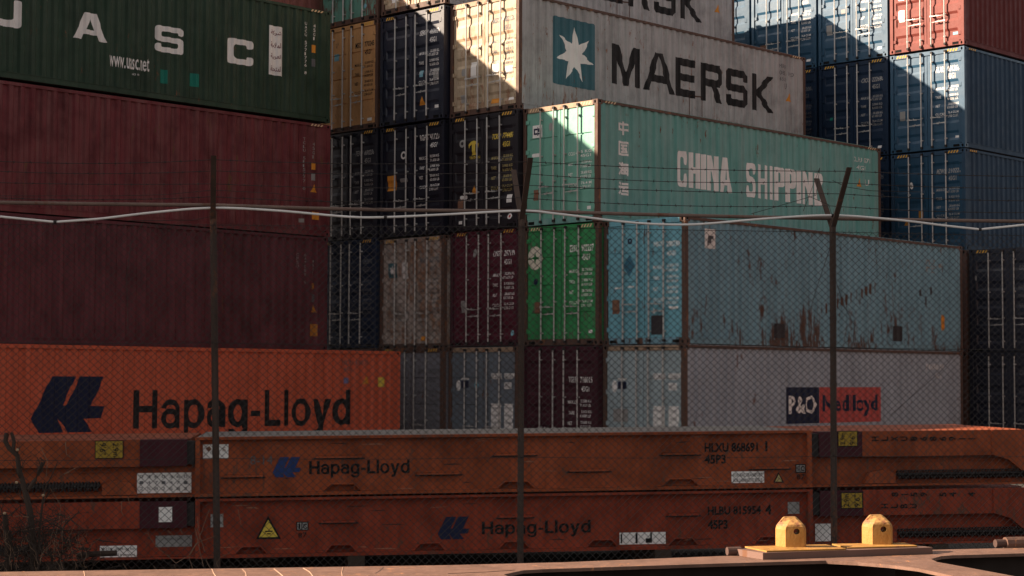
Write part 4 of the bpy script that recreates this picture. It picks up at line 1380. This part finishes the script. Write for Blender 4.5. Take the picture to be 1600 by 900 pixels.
turned(PU[1], ZU, 'HLXU8686911', 1362, 1528, 682, 689)
turned(PL[1], 0, 'HLBU', 1377, 1437, 787, 794)
turned(PL[1], 0, '8159 54 4', 1393, 1528, 769, 776)
rdecal(PL[0], 0, YP, 'placard', [rr(248, 792, 269, 816, YP)], M_WHITE)
for o, zb, box in ((kids(RU, 'end_beam')[0], ZU, (214, 738, 299, 771)), (kids(RL, 'end_beam')[0], 0, (156, 852, 214, 873)), (kids(RL, 'end_beam')[0], 0, (243, 836, 300, 855)), (kids(RL, 'end_beam')[1], 0, (1274, 818, 1299, 846))):
    rdecal(o, zb, 0.124, 'placard', [rr(*box, .124)], M_WHITE if box[0] != 243 else M_GREY)
eu, el = kids(RU, 'end_beam')[0], kids(RL, 'end_beam')[0]
g = []
for i in range(7):
    for j in range(3):
        g.append(rt(str((i * 3 + j) % 9), 218 + i * 11.5, 742 + j * 9.5, 224 + i * 11.5, 747 + j * 9.5, .124))
rdecal(eu, ZU, .121, 'placard_print', g, M_GREYINK)
rdecal(el, 0, .121, 'rail_notice_print', [rt('M-D-R -2009- kg for', 159, 855, 211, 861.5, .124), rt('4.5 On rail transport', 159, 864, 211, 870.5, .124)], M_BLACK)
rdecal(el, 0, .121, 'notice_print', [rt('IMPORTANT', 258, 840, 286, 844, .124), rr(246, 848, 298, 849, .124)], M_GREYINK)

# ------------------------------------------------------------------ chain link fence
FA, FB = Vector((-3.96, 13.6, 0)), Vector((4.37, 15.0, 0))
FD = (FB - FA).normalized()
FN = Vector((FD.y, -FD.x, 0))                       # towards the camera


def fp(px, py, off=0.0):
    return on_plane(px, py, FA + FN * off, FN)


mWire = mat('fence wire', (0.05, 0.044, 0.042), 0.55, 0.3, streak=0.2, bump=0)
mPost = mat('fence post', (0.075, 0.050, 0.040), 0.75, streak=0.4, spots=0.5, spot_col=(0.09, 0.04, 0.025), bump=0.3)
mRail = mat('fence rail', (0.17, 0.115, 0.095), 0.75, streak=0.4, spots=0.5, spot_col=(0.10, 0.045, 0.03), bump=0.3)
mBarb = mat('barbed wire', (0.05, 0.042, 0.04), 0.6, 0.3, streak=0.3, bump=0)
fence = thing('chain_link_fence', 'rusty chain link fence with Y shaped post arms and barbed wire', 'fence', (0, 14.3, 0))


def fbuild(name, mb, m, smooth=False):
    mb.v = [(x, y - 14.3, z) for x, y, z in mb.v]
    return build(name, mb, m, fence, smooth)


posts = [(-152, -150, 230), (332, 343, 237), (815, 813, 331), (1301, 1303, 343), (1786, 1788, 349)]   # (top px, foot px, top py)
post_s = []
for i, (tx, bx, ty) in enumerate(posts):
    top = fp(tx, ty)
    foot = fp(bx, 860)
    foot.z = -0.1
    mb = MB()
    jz = fp(tx, {0: 324, 1: 330, 2: 331, 3: 343, 4: 349}[i]).z
    k = (jz - foot.z) / (top.z - foot.z)
    joint = foot.lerp(top, k)
    mb.tube([foot, foot.lerp(joint, .5), joint], 0.027, 10)
    for hz in (0.55, 1.1, 1.65, 2.2, 2.75, 3.2):                  # tie bands
        q = foot + (joint - foot) * min(1, hz / (joint.z - foot.z))
        mb.tube([q + Vector((0, 0, -.012)), q + Vector((0, 0, .012))], 0.0305, 10)
    tipz = fp(1322, 261, .42).z - fp(1301, 343).z
    for sgn, hgt in ((1, tipz), (-1, tipz)):
        tip = joint + FN * (0.40 * sgn) + Vector((0, 0, hgt))
        a = joint + Vector((0, 0, -0.08))
        d = (tip - a).normalized()
        sx = FD * 0.021
        q = FN * 0.010 + Vector((0, 0, 0))
        vs = []
        for p in (a, tip):
            vs += [p - sx - q, p + sx - q, p + sx + q, p - sx + q]
        mb.add(vs, [(0, 1, 2, 3), (4, 5, 6, 7), (0, 1, 5, 4), (1, 2, 6, 5), (2, 3, 7, 6), (3, 0, 4, 7)])
    fbuild('post', mb, mPost, False)
    post_s.append((joint, foot, tipz))


def sag(a, b, s, n=14):
    return [a.lerp(b, i / n) - Vector((0, 0, s * 4 * (i / n) * (1 - i / n))) for i in range(n + 1)]


for i in range(4):
    ja, fa, _ = post_s[i]
    jb, fb, _ = post_s[i + 1]
    # top rail
    za = [fp(x, y).z for x, y in ((-150, 313), (333, 320), (815, 329), (1301, 341), (1787, 347))]
    a = Vector((ja.x, ja.y, za[i])) + FN * -0.03
    b = Vector((jb.x, jb.y, za[i + 1])) + FN * -0.03
    fbuild('top_rail', MB().tube(sag(a, b, 0.004 if i != 1 else 0.012), 0.015, 8), mRail, True)
    # mesh panel: straight wires in two directions, one layer in front of the other
    zt = [fp(x, y).z for x, y in ((-150, 350), (333, 352), (815, 355), (1301, 363), (1787, 371))]
    A = Vector((ja.x, ja.y, 0))
    B = Vector((jb.x, jb.y, 0))
    w = (B - A).length
    ux = (B - A) / w
    DW, DH = 0.062, 0.058
    mb = MB()
    r = 0.0022
    z0 = 0.04
    for sgn, off in ((1, 0.0018), (-1, -0.0018)):
        n0 = int(-(3.6) / DH) - 2
        n1 = int((w / DW + 3.6 / DH)) + 2
        for k in range(n0, n1):
            # line: x = k*DW + sgn*(z - z0)*DW/DH ...
            pts = []
            xa = k * DW if sgn > 0 else k * DW
            sl = DW / DH * sgn
            zmax = min(zt[i], zt[i + 1])
            t0, t1 = z0, zmax
            # clip to 0..w
            def xz(z):
                return xa + sl * (z - z0)
            if sl > 0:
                t0 = max(t0, z0 + (0 - xa) / sl)
                t1 = min(t1, z0 + (w - xa) / sl)
            else:
                t0 = max(t0, z0 + (w - xa) / sl)
                t1 = min(t1, z0 + (0 - xa) / sl)
            if t1 - t0 < 0.01:
                continue
            q = []
            m_ = 6
            for j in range(m_ + 1):
                z = t0 + (t1 - t0) * j / m_
                wob = 0.006 * math.sin(z * 2.1 + i) + 0.004 * math.sin(xz(z) * 3.1)
                # the mesh top follows the slope between the posts
                zz = z + (z - z0) / (zmax - z0) * ((zt[i] + (zt[i + 1] - zt[i]) * xz(z) / w) - zmax)
                q.append(A + ux * xz(z) + Vector((0, 0, zz)) + FN * (off + 0.03 + wob))
            mb.tube(q, r, 3, cap=False)
    # twisted selvage ends and tension wires
    for j in range(int(w / DW)):
        x = j * DW
        zz = zt[i] + (zt[i + 1] - zt[i]) * x / w
        p = A + ux * x + FN * 0.03
        mb.tube([p + Vector((0, 0, zz - .004)), p + ux * .012 + Vector((0, 0, zz + .014)), p + ux * .022 + Vector((0, 0, zz - .004))], 0.0018, 3, cap=False)
    fbuild('mesh_panel', mb, mWire)
    for (ya, yb) in ((537, 541), (716, 712), (352, 356)):
        pa = fp(posts[i][0], ya + (ya - yb) * 0)
        pb = fp(posts[i + 1][0], ya)
        z = fp(800, (ya + yb) / 2).z
        a = Vector((ja.x, ja.y, z)) + FN * 0.036
        b = Vector((jb.x, jb.y, z)) + FN * 0.036
        if ya == 352:
            a.z, b.z = zt[i], zt[i + 1]
        fbuild('tension_wire', MB().tube(sag(a, b, 0.012 if ya != 352 else .004), 0.0022, 4, cap=False), mWire)
    # barbed wires on both arms
    for sgn in (1, -1):
        for fr, sg in (((.93, .03), (.5, .02)) if sgn == 1 else ((.93, .03), (.33, .035))):
            ha, hb = post_s[i][2], post_s[i + 1][2]
            a = ja + FN * (.40 * fr * sgn) + Vector((0, 0, ha * fr))
            b = jb + FN * (.40 * fr * sgn) + Vector((0, 0, hb * fr))
            sg2 = sg * rng.uniform(.6, 2.2)
            pts = sag(a, b, sg2, 20)
            mb = MB().tube(pts, 0.0028, 4, cap=False)
            L_ = (b - a).length
            nb = int(L_ / 0.12)
            for k in range(1, nb):
                t = (k + rng.uniform(-.1, .1)) / nb
                p = a.lerp(b, t) - Vector((0, 0, sg2 * 4 * t * (1 - t)))
                for _ in range(2):
                    d = Vector((rng.uniform(-.4, .4), rng.uniform(-.6, .6), rng.uniform(-1, 1))).normalized() * 0.014
                    mb.tube([p - d, p + d], 0.0014, 3, cap=False)
                mb.tube([p - ux * .006, p + ux * .006], 0.0042, 4, cap=False)
            fbuild('barbed_wire', mb, mBarb)
# loose hanging strands of old wire
for pl in ([(0, 306), (180, 306), (260, 304), (332, 297), (430, 302), (540, 320), (600, 327)], [(1301, 282), (1322, 292), (1360, 298), (1440, 300)],
           [(1174, 334), (1230, 318), (1275, 305), (1281, 262), (1255, 330)], [(1262, 306), (1295, 320), (1301, 340)],
           [(200, 345), (300, 344), (332, 338)], [(1301, 345), (1296, 390), (1276, 450), (1262, 500)], [(1303, 430), (1320, 480), (1336, 510)],
           [(225, 345), (205, 380), (198, 430), (200, 520)], [(1500, 545), (1470, 580), (1430, 615), (1390, 650)]):
    fbuild('loose_wire', MB().tube([fp(x, y, .05) for x, y in pl], 0.0024, 4, cap=False), mBarb)

# white cable tied along the top of the fence
mCable = mat('white cable', (0.80, 0.77, 0.75), 0.5, streak=0.15, bump=0)
ctrl = [(-160, 322), (0, 338.5), (86, 347), (150, 342.5), (240, 332), (332, 325), (430, 329), (540, 338.5), (600, 339.5), (700, 335), (815, 329.5), (870, 334), (960, 345),
        (1020, 350), (1090, 350.5), (1200, 341.5), (1301, 336.5), (1400, 343.5), (1480, 353), (1531, 358.5), (1600, 351.5), (1790, 340)]
pts = []
for i in range(len(ctrl) - 1):
    p0, p1, p2, p3 = (ctrl[max(i - 1, 0)], ctrl[i], ctrl[i + 1], ctrl[min(i + 2, len(ctrl) - 1)])
    for k in range(6):
        t = k / 6
        f = lambda a, b, c, d: 0.5 * (2 * b + (c - a) * t + (2 * a - 5 * b + 4 * c - d) * t * t + (3 * b - a - 3 * c + d) * t ** 3)
        kink = ctrl[i] in ((86, 347), (1531, 358.5)) or ctrl[i + 1] in ((86, 347), (1531, 358.5))
        x, y = (p1[0] + (p2[0] - p1[0]) * t, p1[1] + (p2[1] - p1[1]) * t) if kink else (f(p0[0], p1[0], p2[0], p3[0]), f(p0[1], p1[1], p2[1], p3[1]))
        pts.append(fp(x, y, .055))
cb = build('cable', MB().tube(pts, 0.0096, 8), mCable, None, True)
cb['label'] = 'white cable strung in sagging loops along the fence posts'
cb['category'] = 'cable'
for (x, y) in ((86, 347), (1531, 358.5), (602, 339.5), (332, 325), (815, 329.5), (1301, 336.5)):
    p = fp(x, y, .055)
    build('cable_clip', MB().tube([p - FD * .012, p + FD * .012], .0135, 8), M_DARKMETAL, cb)

# ------------------------------------------------------------------ container wagon in the foreground
DZ = CAM_H - 0.90
UPV = Vector((0, 0, 1))
pWag = paint('wagon brown paint', (0.194, 0.109, 0.080), streak=0.15, blotch=0.35, spots=0.25, spot_col=(0.30, 0.13, 0.06), bump=0.3, rough=0.55, scale=4)
pWagDk = paint('wagon shade and seam brown', (0.028, 0.018, 0.015), streak=0.3)  # deck brown darkened to bring the shade under the deck into the colour
pLug = paint('worn yellow paint', (0.400, 0.205, 0.055), streak=0.04, blotch=0.3, spots=0.4, spot_col=(0.12, 0.05, 0.03), bump=0.5, scale=3.5)
pLugCap = paint('rust worn yellow paint', (0.42, 0.23, 0.08), streak=0.1, spots=1.0, spot_col=(0.17, 0.07, 0.035), bump=0.6, scale=4)
W0 = on_plane(800, 878, (0, 0, DZ), UPV)
wag = thing('flat_wagon', 'sunlit brown container wagon frame across the bottom of the view', 'wagon', (W0.x, W0.y, 0))


def dk(px, py, h=0.0):
    p = on_plane(px, py, (0, 0, DZ + h), UPV)
    return (p.x - W0.x, p.y - W0.y)


outer = [dk(*p) for p in ((-160, 896.5), (0, 893.5), (300, 889), (700, 883), (880, 878.5), (1120, 869), (1300, 864.5), (1455, 859), (1600, 855.8), (1760, 852), (1760, 1010), (-160, 1010))]
h1 = [dk(*p) for p in ((787, 897.5), (818, 891), (847, 889.4), (920, 887), (1120, 880.5), (1210, 878), (1290, 875.8), (1340, 878.5), (1390, 882.5), (1435, 888), (1487, 899.5), (1550, 925), (1300, 960), (900, 945))]
h2 = [dk(*p) for p in ((1455, 873.3), (1470, 869), (1487, 867.6), (1507, 867.2), (1600, 864.4), (1740, 861), (1740, 950), (1660, 916), (1584, 900), (1517, 887.5), (1464, 878))]
loops = [outer, h1, h2]
tris = tessellate_polygon([[Vector((x, y, 0)) for x, y in lo] for lo in loops])
flat = [p for lo in loops for p in lo]
mb = MB()
TH = 0.016
mb.add([(x, y, DZ) for x, y in flat], [tuple(t) for t in tris])
mb.add([(x, y, DZ - TH) for x, y in flat], [tuple(reversed(t)) for t in tris])
for lo in loops:
    n = len(lo)
    mb.add([(x, y, DZ) for x, y in lo] + [(x, y, DZ - TH) for x, y in lo], [(i, (i + 1) % n, n + (i + 1) % n, n + i) for i in range(n)])
build('top_flange', mb, pWag, wag)


def wall(pts, z0, z1, th, m, name):
    mb = MB()
    for i in range(len(pts) - 1):
        a, b = Vector(pts[i]), Vector(pts[i + 1])
        d = (b - a).normalized()
        nn = Vector((-d.y, d.x)) * th / 2
        mb.add([(*(a - nn), z0), (*(b - nn), z0), (*(b + nn), z0), (*(a + nn), z0), (*(a - nn), z1), (*(b - nn), z1), (*(b + nn), z1), (*(a + nn), z1)],
               [(0, 3, 2, 1), (4, 5, 6, 7), (0, 1, 5, 4), (1, 2, 6, 5), (2, 3, 7, 6), (3, 0, 4, 7)])
    return build(name, mb, m, wag)


off = Vector((0.02, -0.06))
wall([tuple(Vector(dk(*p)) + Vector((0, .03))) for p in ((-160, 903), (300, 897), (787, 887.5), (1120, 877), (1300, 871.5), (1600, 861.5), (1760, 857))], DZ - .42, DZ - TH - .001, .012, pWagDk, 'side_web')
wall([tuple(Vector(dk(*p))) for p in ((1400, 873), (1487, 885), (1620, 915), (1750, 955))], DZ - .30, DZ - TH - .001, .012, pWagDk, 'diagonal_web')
fr = MB()
fr.box((-3.2, -2.6, DZ - .5), (3.8, 1.6, DZ - .44))  # added dark sheet that stands in for the shade below the openings
build('under_shade_sheet', fr, pWagDk, wag)
# weld lines and scratches on the flange
mScr = mat('bright scratch', (0.62, 0.40, 0.28), 0.5, streak=0.1, bump=0)
for k, pl in enumerate((((331, 889), (334, 896), (338, 902)), ((379, 890), (384, 895), (385, 902)), ((428, 889), (437, 896), (444, 902)), ((474, 888), (484, 894), (490, 902)), ((536, 886.5), (534, 894), (535, 902)), ((599, 886), (593, 892), (586, 896)), ((131, 892.5), (133, 902)))):
    q = [Vector((*dk(*p), DZ + .0005)) for p in pl]
    build('scratch', MB().tube(q, .0014, 4, cap=False), mScr, wag)
q = [Vector((*dk(*p), DZ)) for p in ((700, 896.5), (760, 894), (805, 891))]
build('seam', MB().tube(q, .002, 4, cap=False), pWagDk, wag)

# bolster plate with two yellow base plates and lugs
bh = 0.034


def slab(name, quad_px, h0, h1, m, parent=None, top_at=None):
    """quad given by its top corners in the photograph, at height h1 above the deck"""
    q = [dk(px, py, h1) for px, py in quad_px]
    mb = MB().prism(q, 'z', DZ + h0, DZ + h1)
    return build(name, mb, m, parent or wag)


bol = slab('bolster', ((1150, 857.5), (1192, 864), (1457, 855.2), (1425, 851)), 0.0005, bh, paint('bolster brown paint', (0.17, 0.10, 0.08), streak=0.2, spots=0.3))
pl1 = slab('base_plate', ((1164, 853.6), (1198, 860.6), (1322, 857), (1290, 850.5)), bh + .0005, bh + .008, pLug, bol)
pl2 = slab('base_plate', ((1300, 849.5), (1325, 855.2), (1433, 852.6), (1414, 848)), bh + .0005, bh + .008, pLug, bol)


def lug(px, py):
    c = dk(px, py, bh + .008)
    o = bpy.data.objects.new('lug_cut', None)
    zb = 0.0
    w, dp = .120, .10
    # plan outline (front towards -y, turned a little to the left), chamfered left side
    def prof(k, sh, inset):
        W, D = w / 2 * k, dp / 2
        return [(-W + .012, -D + inset), (W - .012, -D + inset), (W, -D + .014 + inset), (W, D - sh), (W - .015, D), (-W - .004, D), (-W - .030, D - .02), (-W - .030, -D + .055)]
    lev = [(0, 1.0, 0, 0), (.098, 1.0, 0, 0), (.116, .93, 0, .0), (.128, .80, 0, .004), (.136, .70, 0, .020), (.152, .50, 0, .045), (.163, .34, 0, .058), (.166, .22, 0, .064)]
    mb = MB()
    vs = []
    for z, k, sh, ins in lev:
        P = prof(k, sh, ins)
        if k < 1:
            cx_ = .004
            P = [(x + (1 - k) * .0, y) for x, y in P]
        vs += [(x, y, z) for x, y in P]
    n = 8
    fs = [(i * n + j, i * n + (j + 1) % n, (i + 1) * n + (j + 1) % n, (i + 1) * n + j) for i in range(len(lev) - 1) for j in range(n)]
    fs += [tuple(range(n - 1, -1, -1)), tuple((len(lev) - 1) * n + j for j in range(n))]
    mb.add(vs, fs)
    me = mb.mesh('lug')
    cut = MB().tube([(.010, -.2, .088), (.010, .2, .088)], .0165, 20).mesh('hole')
    a = bpy.data.objects.new('lug', me)
    b = bpy.data.objects.new('hole', cut)
    COL.objects.link(a)
    COL.objects.link(b)
    bo = a.modifiers.new('hole', 'BOOLEAN')
    bo.object = b
    bo.operation = 'DIFFERENCE'
    bo.solver = 'EXACT'
    bpy.context.view_layer.update()
    nm = bpy.data.meshes.new_from_object(a.evaluated_get(bpy.context.evaluated_depsgraph_get()))
    bpy.data.objects.remove(a)
    bpy.data.objects.remove(b)
    nm.materials.clear()
    ob = link('lug', nm, bol, [pLug, pLugCap], (c[0], c[1], DZ + bh + .008))
    for p in nm.polygons:
        if p.normal.z > .25 and p.center.z > .09:
            p.material_index = 1
    ob.rotation_euler = (0, 0, R(-1.5))
    ob.scale = (1, 1, .91)
    bv = ob.modifiers.new('bevel', 'BEVEL')
    bv.width = .0035
    bv.segments = 2
    bv.limit_method = 'ANGLE'
    return ob


lug(1240, 853.5)
lug(1375, 849.5)
for (px, py, dx) in ((1136, 868, 1), (1555, 855.5, 1)):
    a = Vector((*dk(px, py), DZ + .022))
    d = Vector((.966, .25, 0))
    m2 = MB().tube([a, a + d * .075], .022, 14)
    build('pin', m2, paint('pin steel', (0.10, 0.06, 0.05), streak=0.2), wag)
    m2 = MB().tube([a + d * .06, a + d * .10, a + d * .5], .034 if px > 1500 else .026, 10)
    if px > 1500:
        build('pin_housing', m2, pWag, wag)
# axle stools down to the ground, outside the view
for x in (-2.9, 3.5):
    build('bogie', MB().box((x - .2, -2.4, 0.0), (x + .2, 1.3, DZ - .5)), pWagDk, wag)

# ------------------------------------------------------------------ cut back shrubs and dry weeds by the fence
mBark = mat('dark bark', (0.055, 0.038, 0.03), 0.9, streak=0.3, bump=0.5)
mDry = mat('dry stalks', (0.22, 0.14, 0.095), 0.85, streak=0.3, bump=0)
mCutEnd = mat('cut wood', (0.42, 0.30, 0.19), 0.8, streak=0.2, bump=0)
mDead = mat('dead brush', (0.045, 0.032, 0.026), 0.9, streak=0.3, bump=0)
SH_OFF = 0.35


def sp(px, py, off=SH_OFF):
    return fp(px, py, off)


def wig(a, b, amp, n=5):
    o = []
    for i in range(n + 1):
        t = i / n
        p = a.lerp(b, t)
        e = amp * math.sin(math.pi * t)
        o.append(p + Vector((rng.uniform(-e, e), rng.uniform(-e, e), rng.uniform(-e, e) * .5)))
    return o


base = sp(52, 850)
sh = thing('cut_back_shrub', 'bare cut back shrub with sawn off dark stems beside the racks', 'shrub', (base.x, base.y, 0))


def shb(name, mb, m, parent=sh, o=None):
    o = o or sh.location
    mb.v = [(x - o.x, y - o.y, z - o.z) for x, y, z in mb.v]
    return build(name, mb, m, parent)


stems = [([(54, 1000), (52, 850), (47, 800), (40, 770), (36, 757)], 5.5, 4), ([(38, 760), (30, 735), (27, 712), (14, 700), (8, 690), (10, 676)], 4, 3),
         ([(20, 706), (22, 690), (18, 676)], 3, 2.5), ([(44, 765), (55, 750), (60, 738), (66, 722)], 3.2, 2), ([(28, 716), (27, 705)], 2, 1.5), ([(60, 742), (70, 722), (62, 715)], 1.8, 1),
         ([(12, 1000), (12, 840), (8, 815), (7, 802)], 5, 3.5), ([(60, 860), (62, 825), (66, 790), (68, 776)], 2.2, 1.5), ([(66, 785), (72, 760), (80, 745), (90, 722)], 1.2, .6)]
for pl, ra, rb in stems:
    q = [sp(x, y) for x, y in pl]
    shb('stem', MB().tube(q, ra / 193, 8, r2=rb / 193), mBark)
for (x, y) in ((27, 704), (7, 803), (26, 755), (68, 775)):
    p = sp(x, y, SH_OFF + .03)
    d = Vector((rng.uniform(-.3, .3), -.3, 1)).normalized()
    shb('sawn_end', MB().tube([p, p + d * .012], .011, 8), mCutEnd)
def twig(mb, p, d, ln, r, depth):
    q = p + d * ln
    mid = p.lerp(q, .5) + Vector((rng.uniform(-1, 1), rng.uniform(-1, 1), rng.uniform(-1, 1))) * ln * .08
    mb.tube([p, mid, q], r, 5 if r > .004 else 3, r2=r * .62)
    if depth == 0:
        return
    for _ in range(rng.choice((2, 2, 3))):
        nd = (d + Vector((rng.uniform(-.9, .9), rng.uniform(-.7, .7), rng.uniform(-.35, .75)))).normalized()
        t = rng.uniform(.55, 1.0)
        twig(mb, p.lerp(q, t), nd, ln * rng.uniform(.5, .8), r * .6, depth - 1)


for i in range(11):
    mb = MB()
    a = sp(rng.uniform(-40, 118), 905, rng.uniform(.1, .7))
    twig(mb, a, Vector((rng.uniform(-.35, .35), rng.uniform(-.2, .2), 1)).normalized(), rng.uniform(.16, .30), rng.uniform(.007, .012), 4)
    shb('branch', mb, mDead)
for (px, py, dx, ln) in ((36, 760, -.3, .12), (30, 735, .5, .10), (44, 765, .5, .13), (14, 700, -.2, .07), (27, 712, .3, .06), (66, 790, .4, .14), (60, 742, .3, .08), (8, 815, -.3, .12), (50, 800, -.6, .14)):
    mb = MB()
    twig(mb, sp(px, py), Vector((dx, rng.uniform(-.3, .3), .8)).normalized(), ln, .005, 3)
    shb('branch', mb, mBark)
mb = MB()
for i in range(330):
    px, py = rng.uniform(-30, 150), rng.uniform(805, 900)
    if px > 110 and py < 840:
        continue
    a = sp(px, py, rng.uniform(.1, .7))
    b = a + Vector((rng.uniform(-.28, .28), rng.uniform(-.2, .2), rng.uniform(-.15, .22)))
    mb.tube(wig(a, b, .03), rng.uniform(.002, .006), 4, r2=.0012)
shb('twigs', mb, mDead)
mb = MB()
for pl in ([(83, 880), (85, 845), (92, 815), (95, 790), (78, 762)], [(92, 822), (110, 806)], [(64, 700), (74, 720), (72, 748)], [(45, 808), (30, 806), (20, 807)], [(103, 850), (118, 818)], [(35, 860), (40, 838)], [(18, 890), (17, 868)],
           [(108, 738), (100, 741), (122, 729)], [(102, 690), (104, 710), (110, 714)], [(30, 830), (62, 824)]):
    mb.tube([sp(x, y, .45) for x, y in pl], .0028, 4, r2=.0014)
shb('stalks', mb, mDry)
mb = MB()
for i in range(55):
    px = rng.uniform(-10, 145)
    a = sp(px, rng.uniform(850, 905), rng.uniform(.3, .8))
    b = a + Vector((rng.uniform(-.12, .12), rng.uniform(-.1, .1), rng.uniform(.05, .25)))
    mb.tube(wig(a, b, .02), .0018, 3, r2=.001)
shb('dry_grass', mb, mDry)

wb = sp(285, 880)
wd = thing('dry_weeds', 'thin dry weed stalks at the foot of the first full fence post', 'weeds', (wb.x, wb.y, 0))
mb = MB()
for pl in ([(318, 885), (312, 860), (306, 830), (304, 825)], [(320, 862), (313, 840), (308, 826)], [(305, 900), (295, 870), (310, 845), (322, 810), (328, 795)], [(250, 860), (240, 848), (231, 834), (226, 833)],
           [(232, 836), (231, 830)], [(275, 880), (262, 868), (248, 858)], [(275, 880), (295, 868), (306, 850), (316, 845), (335, 838)], [(273, 882), (274, 890)], [(285, 834), (281, 826)], [(262, 829), (270, 836)], [(310, 825), (309, 808)], [(348, 900), (338, 880), (345, 870), (360, 864)],
           [(190, 783), (190, 800), (193, 806)], [(200, 778), (203, 788)], [(330, 890), (324, 880), (322, 872)], [(348, 802), (349, 822)], [(372, 796), (377, 822)], [(245, 893), (240, 884)], [(200, 892), (192, 880)]):
    mb.tube([sp(x, y, .3) for x, y in pl], .0026, 4, r2=.0014)
shb('stalk', mb, mDry, wd, wd.location)
mb = MB()
for i in range(60):
    px = rng.uniform(150, 420)
    a = sp(px, rng.uniform(868, 905), rng.uniform(.1, .6))
    b = a + Vector((rng.uniform(-.2, .2), rng.uniform(-.1, .1), rng.uniform(-.02, .12)))
    mb.tube(wig(a, b, .02), .0018, 3, r2=.001)
shb('brush', mb, mDead, wd, wd.location)
lg = build('cut_log', MB().tube([Vector((0, 0, 0)), Vector((.13, .01, .012)), Vector((.30, .0, .02))], .022, 9), mBark)
lg.location = sp(120, 868, .3)
lg['label'] = 'short cut log lying among the brush by the shrub'
lg['category'] = 'log'
